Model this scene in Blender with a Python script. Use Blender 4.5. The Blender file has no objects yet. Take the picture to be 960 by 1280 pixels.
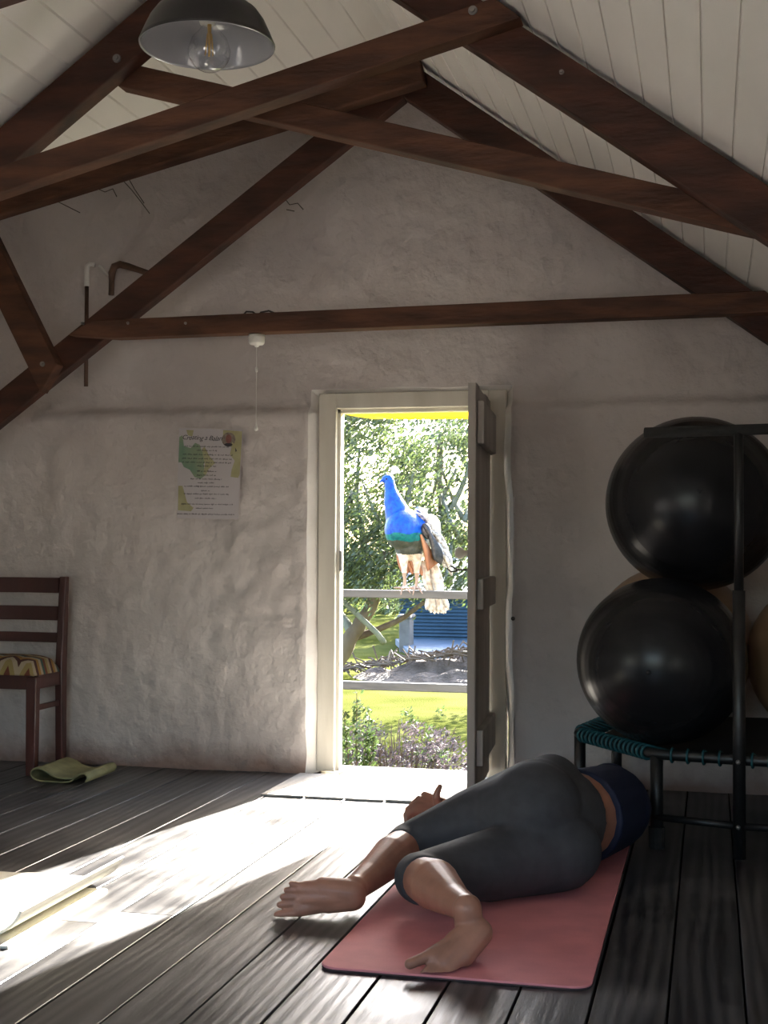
import bpy, bmesh, math, random
from mathutils import Vector, Matrix, noise
random.seed(7)
PI = math.pi
SC = bpy.context.scene
COL = SC.collection

# ------------------------------------------------------------------ camera
F = 1700.0
YAW = math.atan(407/1700); PITCH = math.radians(1.55); ROLL = math.radians(.3)
CAM = Vector((0, 0, 1.0))
FWD = Vector((-math.sin(YAW)*math.cos(PITCH), math.cos(YAW)*math.cos(PITCH), math.sin(PITCH)))
R0 = Vector((math.cos(YAW), math.sin(YAW), 0)); U0 = R0.cross(FWD)
RT = math.cos(ROLL)*R0 + math.sin(ROLL)*U0
UP = -math.sin(ROLL)*R0 + math.cos(ROLL)*U0

def at(x, y, Y):
    """world point seen at photo pixel x, y on the plane at depth Y"""
    d = FWD + RT*((x-480)/F) + UP*((640-y)/F)
    return CAM + d*(Y/d.y)

def onz(x, y, z=0.0):
    d = FWD + RT*((x-480)/F) + UP*((640-y)/F)
    return CAM + d*((z-1.0)/d.z)

cam = bpy.data.cameras.new('camera'); co = bpy.data.objects.new('camera', cam); COL.objects.link(co)
co.matrix_world = Matrix(((RT.x, UP.x, -FWD.x, CAM.x), (RT.y, UP.y, -FWD.y, CAM.y), (RT.z, UP.z, -FWD.z, CAM.z), (0, 0, 0, 1)))
cam.sensor_fit = 'VERTICAL'; cam.sensor_height = 36; cam.lens = 36*F/1280
cam.clip_start = .05; cam.clip_end = 300
SC.camera = co

# ------------------------------------------------------------------ materials
def mat(name, color, rough=.6, var=.0, scale=8, bump=0, bscale=40, stretch=None, spec=.5, metal=0, coat=0, color2=None, emis=None, trans=0, alpha=1, ramp=(.35, .65), bdist=.01, island=0, detail=5):
    m = bpy.data.materials.new(name); m.use_nodes = True
    nt = m.node_tree; N = nt.nodes; L = nt.links
    b = N['Principled BSDF']
    b.inputs['Roughness'].default_value = rough
    b.inputs['Metallic'].default_value = metal
    b.inputs['Specular IOR Level'].default_value = spec
    b.inputs['Coat Weight'].default_value = coat
    b.inputs['Transmission Weight'].default_value = trans
    b.inputs['Base Color'].default_value = (*color, 1)
    tc = N.new('ShaderNodeTexCoord'); mp = N.new('ShaderNodeMapping')
    L.new(tc.outputs['Object'], mp.inputs['Vector'])
    if stretch: mp.inputs['Scale'].default_value = stretch
    csock = None
    if color2 or var:
        if not color2: color2 = tuple(min(1, c*(1+var)) for c in color); color = tuple(c*(1-var) for c in color)
        n = N.new('ShaderNodeTexNoise'); n.inputs['Scale'].default_value = scale; n.inputs['Detail'].default_value = detail
        L.new(mp.outputs['Vector'], n.inputs['Vector'])
        r = N.new('ShaderNodeValToRGB'); r.color_ramp.elements[0].position = ramp[0]; r.color_ramp.elements[1].position = ramp[1]
        r.color_ramp.elements[0].color = (*color, 1); r.color_ramp.elements[1].color = (*color2, 1)
        L.new(n.outputs['Fac'], r.inputs['Fac']); csock = r.outputs['Color']
        L.new(csock, b.inputs['Base Color'])
    if island:
        g = N.new('ShaderNodeNewGeometry'); mr = N.new('ShaderNodeMapRange')
        mr.inputs['To Min'].default_value = 1-island; mr.inputs['To Max'].default_value = 1+island
        L.new(g.outputs['Random Per Island'], mr.inputs['Value'])
        mx = N.new('ShaderNodeVectorMath'); mx.operation = 'SCALE'
        if csock: L.new(csock, mx.inputs[0])
        else: mx.inputs[0].default_value = color
        L.new(mr.outputs['Result'], mx.inputs['Scale']); L.new(mx.outputs['Vector'], b.inputs['Base Color'])
    if bump:
        n2 = N.new('ShaderNodeTexNoise'); n2.inputs['Scale'].default_value = bscale; n2.inputs['Detail'].default_value = 6
        L.new(mp.outputs['Vector'], n2.inputs['Vector'])
        bp = N.new('ShaderNodeBump'); bp.inputs['Strength'].default_value = bump; bp.inputs['Distance'].default_value = bdist
        L.new(n2.outputs['Fac'], bp.inputs['Height']); L.new(bp.outputs['Normal'], b.inputs['Normal'])
    if emis:
        b.inputs['Emission Color'].default_value = (*emis[0], 1); b.inputs['Emission Strength'].default_value = emis[1]
    return m

def leaf_mat(name, c1, c2, tr=.5):
    m = bpy.data.materials.new(name); m.use_nodes = True
    nt = m.node_tree; N = nt.nodes; L = nt.links
    N.remove(N['Principled BSDF']); out = N['Material Output']
    g = N.new('ShaderNodeNewGeometry'); r = N.new('ShaderNodeValToRGB')
    r.color_ramp.elements[0].color = (*c1, 1); r.color_ramp.elements[1].color = (*c2, 1)
    L.new(g.outputs['Random Per Island'], r.inputs['Fac'])
    d = N.new('ShaderNodeBsdfDiffuse'); t = N.new('ShaderNodeBsdfTranslucent'); mx = N.new('ShaderNodeMixShader'); mx.inputs[0].default_value = tr
    L.new(r.outputs['Color'], d.inputs['Color']); L.new(r.outputs['Color'], t.inputs['Color'])
    L.new(d.outputs[0], mx.inputs[1]); L.new(t.outputs[0], mx.inputs[2])
    gl = N.new('ShaderNodeBsdfGlossy'); gl.inputs['Roughness'].default_value = .45
    m2 = N.new('ShaderNodeMixShader'); m2.inputs[0].default_value = .05
    L.new(mx.outputs[0], m2.inputs[1]); L.new(gl.outputs[0], m2.inputs[2]); L.new(m2.outputs[0], out.inputs['Surface'])
    return m

def floor_mat():
    m = bpy.data.materials.new('dark_floor_boards'); m.use_nodes = True
    nt = m.node_tree; N = nt.nodes; L = nt.links; b = N['Principled BSDF']
    tc = N.new('ShaderNodeTexCoord'); g = N.new('ShaderNodeNewGeometry')
    off = N.new('ShaderNodeVectorMath'); off.operation = 'SCALE'; off.inputs[0].default_value = (7, 31, 3)
    L.new(g.outputs['Random Per Island'], off.inputs['Scale'])
    add = N.new('ShaderNodeVectorMath'); L.new(tc.outputs['Object'], add.inputs[0]); L.new(off.outputs['Vector'], add.inputs[1])
    mp = N.new('ShaderNodeMapping'); mp.inputs['Scale'].default_value = (9, .9, 1); L.new(add.outputs['Vector'], mp.inputs['Vector'])
    # grain rings : distorted wave
    w = N.new('ShaderNodeTexWave'); w.wave_type = 'BANDS'; w.bands_direction = 'X'
    w.inputs['Scale'].default_value = .9; w.inputs['Distortion'].default_value = 16; w.inputs['Detail'].default_value = 2; w.inputs['Detail Scale'].default_value = .55
    L.new(mp.outputs['Vector'], w.inputs['Vector'])
    n = N.new('ShaderNodeTexNoise'); n.inputs['Scale'].default_value = 3.0; n.inputs['Detail'].default_value = 6; L.new(add.outputs['Vector'], n.inputs['Vector'])
    n3 = N.new('ShaderNodeTexNoise'); n3.inputs['Scale'].default_value = 11; n3.inputs['Detail'].default_value = 8; L.new(mp.outputs['Vector'], n3.inputs['Vector'])
    r = N.new('ShaderNodeValToRGB'); e = r.color_ramp.elements
    e[0].position = .34; e[0].color = (.014, .013, .015, 1); e[1].position = .72; e[1].color = (.095, .09, .09, 1)
    mxf = N.new('ShaderNodeMix'); mxf.inputs['Factor'].default_value = .2
    L.new(n.outputs['Fac'], mxf.inputs[2]); L.new(w.outputs['Fac'], mxf.inputs[3]); L.new(mxf.outputs[0], r.inputs['Fac'])
    L.new(r.outputs['Color'], b.inputs['Base Color'])
    rr = N.new('ShaderNodeMapRange'); rr.inputs['From Min'].default_value = .3; rr.inputs['From Max'].default_value = .7
    rr.inputs['To Min'].default_value = .32; rr.inputs['To Max'].default_value = .52
    L.new(n.outputs['Fac'], rr.inputs['Value']); L.new(rr.outputs['Result'], b.inputs['Roughness'])
    b.inputs['Specular IOR Level'].default_value = .85
    ad = N.new('ShaderNodeMath'); ad.operation = 'MULTIPLY_ADD'; ad.inputs[1].default_value = .55
    L.new(w.outputs['Fac'], ad.inputs[0]); L.new(n3.outputs['Fac'], ad.inputs[2])
    bp = N.new('ShaderNodeBump'); bp.inputs['Strength'].default_value = .3; bp.inputs['Distance'].default_value = .003
    L.new(ad.outputs[0], bp.inputs['Height']); L.new(bp.outputs['Normal'], b.inputs['Normal'])
    return m

def wall_mat():
    m = mat('lime_plaster', (.52, .47, .45), .9, 0, 1.6, 1.0, 9, color2=(.62, .57, .55), spec=.2, bdist=.03)
    nt = m.node_tree; N = nt.nodes; L = nt.links; b = N['Principled BSDF']
    # reddish damp stain just above the floor
    src = b.inputs['Base Color'].links[0].from_socket
    tc = N.new('ShaderNodeTexCoord'); sp = N.new('ShaderNodeSeparateXYZ'); L.new(tc.outputs['Object'], sp.inputs[0])
    nz = N.new('ShaderNodeTexNoise'); nz.inputs['Scale'].default_value = 6; nz.inputs['Detail'].default_value = 6; L.new(tc.outputs['Object'], nz.inputs['Vector'])
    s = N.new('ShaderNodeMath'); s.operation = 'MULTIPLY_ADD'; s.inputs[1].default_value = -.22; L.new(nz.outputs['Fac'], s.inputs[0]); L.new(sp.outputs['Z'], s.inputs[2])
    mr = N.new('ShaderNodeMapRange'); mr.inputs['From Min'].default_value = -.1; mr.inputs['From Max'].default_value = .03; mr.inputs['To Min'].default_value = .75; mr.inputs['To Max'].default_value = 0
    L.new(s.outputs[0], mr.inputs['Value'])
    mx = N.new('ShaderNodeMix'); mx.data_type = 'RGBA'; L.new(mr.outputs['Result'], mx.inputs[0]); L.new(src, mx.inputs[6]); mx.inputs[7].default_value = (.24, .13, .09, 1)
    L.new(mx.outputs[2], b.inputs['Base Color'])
    return m

M = {}
M['floor'] = floor_mat()
M['wall'] = wall_mat()
M['sill'] = mat('pale_worn_boards', (.4, .38, .35), .6, 0, 6, .2, 30, (6, 1, 1), color2=(.52, .5, .46))
M['ext'] = mat('dark_outer_stone', (.1, .085, .07), .95, .2, 4, .5, 12)
M['lit_reveal'] = mat('reveal_plaster_lit', (.74, .71, .68), .85, .04, 6, .5, 25)  # door reveal: its bright daylight put into a whiter colour than the wall
M['dark'] = mat('dark_underfloor', (.02, .018, .016), .9)
M['ceil'] = mat('white_painted_boards', (.87, .84, .8), .5, .03, 2, .04, 20, (4, 1, 4), spec=.3)
M['beam'] = mat('dark_stained_timber', (.03, .011, .007), .6, 0, 4, .35, 10, (1, 3, 4), color2=(.085, .03, .017), spec=.3)
M['beam2'] = mat('brown_sawn_timber', (.05, .02, .011), .65, 0, 4, .35, 12, (1, 3, 5), color2=(.12, .05, .027), spec=.3)
M['steel'] = mat('galvanised_steel', (.25, .24, .23), .5, metal=.6)
M['frame'] = mat('worn_cream_paint', (.56, .52, .44), .6, 0, 7, .25, 30, (1, 1, .2), color2=(.68, .64, .56))
M['door'] = mat('weathered_grey_door', (.33, .3, .27), .75, 0, 6, .4, 25, (1, 1, .12), color2=(.48, .44, .4))
M['mahog'] = mat('mahogany', (.04, .011, .009), .38, 0, 6, .1, 20, (1, 1, .15), color2=(.075, .021, .016), coat=.15)
M['olive'] = mat('olive_foam', (.25, .24, .12), .8, .12, 20, .15, 200)
M['cream'] = mat('cream_foam', (.66, .64, .56), .75, .06, 6, .1, 200)
M['pink'] = mat('pink_foam', (.68, .25, .27), .75, .07, 9, .12, 150, spec=.3)
M['darkedge'] = mat('dark_foam_edge', (.05, .03, .03), .8)
M['skin'] = mat('skin', (.36, .17, .115), .42, .12, 14, .06, 120, spec=.45)
M['legging'] = mat('charcoal_legging', (.047, .047, .053), .75, .1, 30, .08, 300, spec=.4)
M['blue'] = mat('navy_top', (.003, .009, .04), .7, .1, 20, .1, 200)
M['hair'] = mat('dark_hair', (.02, .012, .008), .5, .3, 40, .3, 80)
M['black'] = mat('black_rubber', (.012, .012, .014), .27, .1, 8, .02, 30, spec=.28)
M['tan'] = mat('tan_rubber', (.33, .2, .11), .4, .06, 6)
M['tube'] = mat('black_powder_coat', (.012, .012, .013), .4, .2, 20)
M['foam'] = mat('black_foam_grip', (.014, .014, .014), .85, .2, 40, .2, 200)
M['teal'] = mat('teal_bungee', (.008, .075, .09), .6, .2, 60, .2, 300)
M['jump'] = mat('black_jump_fabric', (.014, .014, .015), .7, .2, 60, .15, 400)
M['white'] = mat('white_plastic', (.72, .7, .66), .4, .03, 5)
M['rust'] = mat('rusty_brown_pipe', (.06, .03, .018), .6, 0, 15, .2, 60, color2=(.12, .06, .035))
M['wire'] = mat('dark_cable', (.02, .016, .014), .5)
M['web'] = mat('dusty_cobweb', (.07, .055, .045), .9)
M['lampout'] = mat('black_enamel', (.014, .013, .013), .35, .1, 8)
M['lampin'] = mat('white_enamel', (.34, .34, .36), .22, .03, 4, coat=.4)
M['fil'] = mat('filament', (.7, .45, .15), .4, metal=.6)
M['paper'] = mat('lilac_white_paper', (.5, .465, .48), .6, .03, 4)
M['pgreen'] = mat('poster_green', (.16, .26, .18), .6, 0, 14, color2=(.26, .32, .2))
M['pyellow'] = mat('poster_olive', (.32, .3, .15), .6, 0, 14, color2=(.4, .38, .22))
M['ink'] = mat('ink', (.03, .025, .035), .7)
M['photo'] = mat('photo_backdrop', (.2, .16, .13), .6, .3, 60)
M['face'] = mat('photo_face', (.2, .075, .06), .6, .2, 60)
M['lawn'] = mat('lawn', (.046, .054, .012), .95, 0, 1.3, .6, 60, color2=(.09, .095, .03), spec=.0, bdist=.03)
M['bounce_ground'] = mat('pale_bounce_ground', (.42, .39, .35), .95, .15, 4, .5, 60)
M['bark'] = mat('bark', (.07, .05, .035), .9, 0, 5, .7, 20, (1, 1, .4), color2=(.14, .11, .075), spec=.1)
M['bark2'] = mat('lichen_bark', (.12, .13, .1), .9, 0, 8, .6, 20, color2=(.2, .21, .17), spec=.1)
M['leafA'] = leaf_mat('tree_leaves', (.022, .04, .012), (.085, .11, .036), .5)
M['leafB'] = leaf_mat('far_leaves', (.025, .045, .02), (.075, .1, .045), .5)
M['leafC'] = leaf_mat('purple_grey_leaves', (.03, .024, .032), (.1, .08, .095), .3)
M['leafD'] = leaf_mat('green_leaves', (.02, .04, .012), (.07, .11, .028), .4)
M['rail'] = mat('grey_weathered_rail', (.085, .085, .085), .8, 0, 10, .3, 40, (.2, 1, 1), color2=(.14, .14, .14))
M['shed'] = mat('blue_grey_corrugated', (.04, .075, .115), .5, .1, 3, spec=.4)
M['slab'] = mat('pale_blue_slab', (.09, .12, .16), .8, .1, 3)
M['rubble'] = mat('dry_brush', (.05, .038, .03), .95, 0, 6, .8, 20, color2=(.12, .095, .08), bdist=.05)
M['stone'] = mat('pale_stone', (.12, .11, .1), .9, .15, 6, .5, 20)
M['twig'] = mat('dry_twigs', (.1, .075, .055), .9, .3, 10)
M['bark3'] = M['twig']
def yellow_cloth():
    m = leaf_mat('yellow_cloth', (.6, .47, .0), (.6, .47, .0), .7); return m
M['yellow'] = yellow_cloth()
M['pblue'] = mat('peacock_blue', (.001, .04, .33), .45, 0, 40, .3, 140, color2=(.002, .085, .46), spec=.25)
M['pteal'] = mat('peacock_teal', (.0, .085, .12), .45, 0, 40, .3, 120, color2=(.003, .17, .17), spec=.25)
M['pbelly'] = mat('peacock_belly', (.025, .035, .03), .7, 0, 30, .4, 80, color2=(.06, .065, .055))
M['pback'] = mat('peacock_scaled_back', (.2, .18, .15), .6, 0, 60, .5, 90, color2=(.7, .68, .63))
M['pwing'] = mat('peacock_dark_wing', (.012, .014, .02), .4, 0, 50, .3, 60, color2=(.05, .05, .055))
M['prust'] = mat('peacock_rust_quills', (.26, .1, .045), .6, 0, 30, .3, 60, (1, 1, .2), color2=(.36, .17, .09))
M['pfluff'] = mat('peacock_pale_down', (.4, .33, .27), .8, 0, 30, .4, 50, color2=(.8, .75, .7))
M['pleg'] = mat('peacock_leg', (.32, .23, .18), .6, .1, 40)
M['pface'] = mat('peacock_cheek_lit_crest', (.8, .8, .78), .6)

# chair cushion with woven zigzag stripes
def cushion_mat():
    m = bpy.data.materials.new('zigzag_weave'); m.use_nodes = True
    nt = m.node_tree; N = nt.nodes; L = nt.links; b = N['Principled BSDF']; b.inputs['Roughness'].default_value = .85
    tc = N.new('ShaderNodeTexCoord'); sp = N.new('ShaderNodeSeparateXYZ'); L.new(tc.outputs['Object'], sp.inputs[0])
    pp = N.new('ShaderNodeMath'); pp.operation = 'PINGPONG'; pp.inputs[1].default_value = .05; L.new(sp.outputs['X'], pp.inputs[0])
    ad = N.new('ShaderNodeMath'); ad.operation = 'MULTIPLY_ADD'; ad.inputs[1].default_value = .8; L.new(pp.outputs[0], ad.inputs[0]); L.new(sp.outputs['Y'], ad.inputs[2])
    mu = N.new('ShaderNodeMath'); mu.operation = 'MULTIPLY'; mu.inputs[1].default_value = 7.5; L.new(ad.outputs[0], mu.inputs[0])
    fr = N.new('ShaderNodeMath'); fr.operation = 'FRACT'; L.new(mu.outputs[0], fr.inputs[0])
    r = N.new('ShaderNodeValToRGB'); r.color_ramp.interpolation = 'CONSTANT'
    cols = [(.34, .28, .2), (.06, .018, .014), (.28, .15, .035), (.34, .28, .2), (.035, .08, .075), (.14, .04, .02), (.27, .21, .08)]
    e = r.color_ramp.elements
    e[0].color = (*cols[0], 1); e[1].position = 1/7; e[1].color = (*cols[1], 1)
    for i in range(2, 7):
        k = e.new(i/7); k.color = (*cols[i], 1)
    L.new(fr.outputs[0], r.inputs['Fac']); L.new(r.outputs['Color'], b.inputs['Base Color'])
    return m
M['cushion'] = cushion_mat()

def glass_mat():
    m = bpy.data.materials.new('clear_glass'); m.use_nodes = True
    nt = m.node_tree; N = nt.nodes; L = nt.links; N.remove(N['Principled BSDF'])
    t = N.new('ShaderNodeBsdfTransparent'); g = N.new('ShaderNodeBsdfGlossy'); g.inputs['Roughness'].default_value = .02
    lw = N.new('ShaderNodeLayerWeight'); lw.inputs['Blend'].default_value = .5; pw = N.new('ShaderNodeMath'); pw.operation = 'POWER'; pw.inputs[1].default_value = 3; L.new(lw.outputs['Facing'], pw.inputs[0]); fr = N.new('ShaderNodeMath'); fr.operation = 'MULTIPLY_ADD'; fr.inputs[1].default_value = .7; fr.inputs[2].default_value = .08; L.new(pw.outputs[0], fr.inputs[0]); mx = N.new('ShaderNodeMixShader')
    L.new(fr.outputs[0], mx.inputs[0]); L.new(t.outputs[0], mx.inputs[1]); L.new(g.outputs[0], mx.inputs[2]); L.new(mx.outputs[0], N['Material Output'].inputs['Surface'])
    return m
M['glass'] = glass_mat()

# ------------------------------------------------------------------ mesh building
class MB:
    def __init__(s): s.v = []; s.f = []; s.m = []; s.cur = 0
    def add(s, vs, fs):
        o = len(s.v); s.v += [Vector(v) for v in vs]
        for f in fs: s.f.append([i+o for i in f]); s.m.append(s.cur)
        return s
    def box(s, x0, x1, y0, y1, z0, z1):
        vs = [(x, y, z) for z in (z0, z1) for y in (y0, y1) for x in (x0, x1)]
        return s.add(vs, [(0, 2, 3, 1), (4, 5, 7, 6), (0, 1, 5, 4), (2, 6, 7, 3), (0, 4, 6, 2), (1, 3, 7, 5)])
    def prism(s, pts, ext):
        """closed polygon pts extruded by vector ext"""
        n = len(pts); ext = Vector(ext); p = [Vector(q) for q in pts]
        return s.add(p + [q+ext for q in p], [list(range(n))[::-1], list(range(n, 2*n))] + [(i, (i+1) % n, n+(i+1) % n, n+i) for i in range(n)])
    def tube(s, path, r, n=10, caps=True, closed=False):
        path = [Vector(p) for p in path]; k = len(path)
        rs = r if isinstance(r, (list, tuple)) else [r]*k
        vs = []; ref = None
        for i, p in enumerate(path):
            a = path[(i-1) % k] if (closed or i > 0) else p
            b = path[(i+1) % k] if (closed or i < k-1) else p
            t = (b-a).normalized()
            if ref is None:
                ref = Vector((0, 0, 1)) if abs(t.z) < .9 else Vector((1, 0, 0))
            u = (ref - t*ref.dot(t)).normalized(); ref = u; w = t.cross(u)
            for j in range(n):
                an = 2*PI*j/n; vs.append(p + (u*math.cos(an) + w*math.sin(an))*rs[i])
        fs = []
        for i in range(k if closed else k-1):
            i2 = (i+1) % k
            for j in range(n): fs.append((i*n+j, i*n+(j+1) % n, i2*n+(j+1) % n, i2*n+j))
        if caps and not closed:
            fs.append(tuple(range(n))[::-1]); fs.append(tuple((k-1)*n+j for j in range(n)))
        return s.add(vs, fs)
    def lathe(s, prof, c=(0, 0, 0), n=48, axis='Z'):
        vs = []; c = Vector(c)
        for (r, z) in prof:
            for j in range(n):
                a = 2*PI*j/n; p = (r*math.cos(a), r*math.sin(a), z)
                if axis == 'Y': p = (r*math.cos(a), z, r*math.sin(a))
                if axis == 'X': p = (z, r*math.cos(a), r*math.sin(a))
                vs.append(c+Vector(p))
        fs = [(i*n+j, i*n+(j+1) % n, (i+1)*n+(j+1) % n, (i+1)*n+j) for i in range(len(prof)-1) for j in range(n)]
        return s.add(vs, fs)
    def ball(s, c, r, n=24, m=14, sc=(1, 1, 1)):
        prof = [(max(1e-5, r*math.sin(PI*i/m)), -r*math.cos(PI*i/m)) for i in range(m+1)]
        o = len(s.v); s.lathe(prof, (0, 0, 0), n)
        for i in range(o, len(s.v)): s.v[i] = Vector((s.v[i].x*sc[0], s.v[i].y*sc[1], s.v[i].z*sc[2])) + Vector(c)
        return s
    def build(s, name, m, parent=None, smooth=False, bevel=0, sub=0, weld=False):
        me = bpy.data.meshes.new(name); me.from_pydata([v[:] for v in s.v], [], s.f)
        ms = m if isinstance(m, (list, tuple)) else [m]
        for k in ms: me.materials.append(k)
        if len(ms) > 1:
            me.polygons.foreach_set('material_index', s.m)
        bm = bmesh.new(); bm.from_mesh(me)
        if weld: bmesh.ops.remove_doubles(bm, verts=bm.verts, dist=1e-5)
        bmesh.ops.recalc_face_normals(bm, faces=bm.faces); bm.to_mesh(me); bm.free()
        if smooth:
            me.polygons.foreach_set('use_smooth', [True]*len(me.polygons))
        o = bpy.data.objects.new(name, me); COL.objects.link(o)
        if bevel:
            b = o.modifiers.new('bevel', 'BEVEL'); b.width = bevel; b.segments = 2; b.limit_method = 'ANGLE'; b.angle_limit = math.radians(40)
        if sub:
            q = o.modifiers.new('sub', 'SUBSURF'); q.levels = sub; q.render_levels = sub
        if parent: attach(o, parent)
        return o

def attach(o, p):
    """parent a world-space object and move its origin frame under the parent without shifting the mesh"""
    o.parent = p
    loc = world_loc(p)
    o.location = o.location - loc
def world_loc(p):
    l = p.location.copy()
    while p.parent: p = p.parent; l = l + p.location
    return l

def empty(name, loc, label, cat, group=None):
    o = bpy.data.objects.new(name, None); COL.objects.link(o); o.location = loc; o.empty_display_size = .05
    tag(o, label, cat, group); return o
def tag(o, label=None, cat=None, group=None, kind=None):
    if label: o['label'] = label
    if cat: o['category'] = cat
    if group: o['group'] = group
    if kind: o['kind'] = kind
    return o
def struct(o, label=None, cat=None): return tag(o, label, cat, None, 'structure')

def beam(mb, p, q, h, t, up=(0, 0, 1), cutp=0, cutq=0):
    """rectangular timber: axis p-q on its centre line, h tall, from the front face at p.y going back t in Y"""
    p = Vector(p); q = Vector(q); d = (q-p).normalized(); y = Vector((0, 1, 0)); u = d.cross(y); u = -u if u.z < 0 else u
    a = p+u*h/2; b = p-u*h/2; c = q-u*h/2; e = q+u*h/2
    mb.prism([a - d*cutp, b + d*cutp, c - d*cutq, e + d*cutq], (0, t, 0)); return mb

# organic bodies: tapered capsules merged into ONE continuous skin
def cone(mb, p, r0, q, r1, capp=True, capq=True, n=20):
    p = Vector(p); q = Vector(q); d = q-p; L = d.length; t = d/L
    ref = Vector((0, 0, 1)) if abs(t.z) < .9 else Vector((1, 0, 0)); u = (ref-t*ref.dot(t)).normalized(); w = t.cross(u)
    rings = []
    if capp:
        for i in range(7, 0, -1):
            a = i/7*PI/2*.999; rings.append((-r0*math.sin(a), r0*math.cos(a)))
    rings.append((0, r0)); rings.append((L, r1))
    if capq:
        for i in range(1, 8):
            a = i/7*PI/2*.999; rings.append((L+r1*math.sin(a), r1*math.cos(a)))
    vs = [p+t*s_+(u*math.cos(2*PI*j/n)+w*math.sin(2*PI*j/n))*r for s_, r in rings for j in range(n)]
    k = len(rings)
    fs = [(i*n+j, i*n+(j+1) % n, (i+1)*n+(j+1) % n, (i+1)*n+j) for i in range(k-1) for j in range(n)]
    fs += [tuple(range(n))[::-1], tuple((k-1)*n+j for j in range(n))]
    mb.add(vs, fs)
def ell(mb, c, rx, ry, rz, rot=None):
    o = len(mb.v); mb.ball((0, 0, 0), 1, 24, 16, (rx, ry, rz))
    for i in range(o, len(mb.v)):
        v = mb.v[i]
        if rot is not None: v = rot @ v
        mb.v[i] = v+Vector(c)
def fuse(mb, name, m, voxel, smooth=6, factor=.5, parent=None, dec=0):
    o = mb.build('tmp', m if not isinstance(m, (list, tuple)) else m[0])
    md = o.modifiers.new('r', 'REMESH'); md.mode = 'VOXEL'; md.voxel_size = voxel; md.use_smooth_shade = True
    sm = o.modifiers.new('s', 'SMOOTH'); sm.iterations = smooth; sm.factor = factor
    if dec:
        d = o.modifiers.new('d', 'DECIMATE'); d.ratio = dec
    dg = bpy.context.evaluated_depsgraph_get(); dg.update()
    me = bpy.data.meshes.new_from_object(o.evaluated_get(dg))
    bpy.data.objects.remove(o)
    me.name = name; me.materials.clear()
    for k in (m if isinstance(m, (list, tuple)) else [m]): me.materials.append(k)
    me.polygons.foreach_set('use_smooth', [True]*len(me.polygons))
    r = bpy.data.objects.new(name, me); COL.objects.link(r)
    if parent: attach(r, parent)
    return r

# ================================================================== THE ROOM
APX, APZ, SL = -1.25, 3.09, .745           # ridge and roof slope
XL, XR, YB, YW = -3.75, 1.25, -2.3, 5.81   # walls
DX0, DX1, DZ = -1.745, -.832, 1.715          # door hole
def ceil_z(x): return APZ - SL*abs(x-APX)
def valley(x): return 5.509 + (x-APX)*1.1226  # left roof meets the cross roof here

# floor boards
mb = MB(); k = -24; X0 = .076
while X0 + .1655*k < XR:
    a = X0+.1655*k; b = a+.1655; dz = random.uniform(-.0015, .0015)
    if b > XL:
        ys = [YB]
        if random.random() < .55: ys.append(random.uniform(0.5, 4.8))
        ys.append(YW+.02)
        for y0, y1 in zip(ys, ys[1:]):
            g = .0022 + random.uniform(0, .0014)
            x0, x1, z1 = a+g, b-g, dz
            c = .0016
            mb.prism([(x0, y0+.0015, -.03), (x1, y0+.0015, -.03), (x1, y0+.0015, z1-c), (x1-c, y0+.0015, z1), (x0+c, y0+.0015, z1), (x0, y0+.0015, z1-c)], (0, y1-y0-.003, 0))
    k += 1
struct(mb.build('floor', M['floor']))
mb = MB(); mb.box(XL-.3, XR+.3, YB-.3, YW+.02, -.2, -.031); struct(mb.build('floor_base', M['dark']))
# slightly raised boarded landing inside the door, continuing as the door sill
LZ = .01
mb = MB(); k = 0
xs = [-1.765, -1.58, -1.414, -1.249, -1.083, -.918, -.752, -.586]
for a, b in zip(xs, xs[1:]):
    y1 = 5.79 if (a < DX0-.01 or b > DX1+.01) else 5.98
    mb.box(a+.002, b-.002, 5.25+random.uniform(-.004, .004), y1, .0005, LZ+random.uniform(-.001, .001))
struct(mb.build('floor_landing', M['sill'], bevel=.003))

# gable wall: lumpy hand-plastered stone, thicker below a ledge at head height
def plaster(x, z):
    n = noise.noise(Vector((x*1.1, z*1.1, 3)))*.022 + noise.noise(Vector((x*3.3, z*2.4, 9)))*.012 + noise.noise(Vector((x*8, z*5, 1)))*.014 + noise.noise(Vector((x*19, z*11, 4)))*.008
    t = max(0, min(1, (z-(1.605+.012*noise.noise(Vector((x*2, 0, 5)))))/.05)); t = t*t*(3-2*t)
    return YW + n*.8 + .055*t
def hole_edge(x, z):
    """wobble of the hand-cut reveal"""
    return noise.noise(Vector((z*2.3, 1 if x > -1.3 else 7, 0)))*.014 + noise.noise(Vector((z*7, 4, 2 if x > -1.3 else 5)))*.005
mb = MB(); ST = .017
cols = []; x = XL
def span(a, b): n = max(1, round((b-a)/ST)); return [a+(b-a)*i/n for i in range(n+1)]
gx = span(XL, DX0)[:-1] + span(DX0, DX1)[:-1] + span(DX1, XR)
gz = span(0, DZ)[:-1] + span(DZ, 3.2)
iz = {}; nz_ = len(gz)
vs = []
for x in gx:
    top = (3.12 if x < APX else ceil_z(x)+.06)
    for z in gz:
        zz = min(z, top); xx = x; yy = plaster(x, zz)
        if z <= DZ+1e-6 and (abs(x-DX0) < 1e-6 or abs(x-DX1) < 1e-6): xx = x + hole_edge(x, z) + (.02*(1-z/DZ) if x > -1.3 else 0); yy += .006
        if abs(z-DZ) < 1e-6 and DX0-1e-6 <= x <= DX1+1e-6: zz += noise.noise(Vector((x*4, 0, 8)))*.008
        vs.append((xx, yy, zz))
fs = []
inside = lambda i, j: gx[i] >= DX0-1e-6 and gx[i+1] <= DX1+1e-6 and gz[j+1] <= DZ+1e-6
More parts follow.
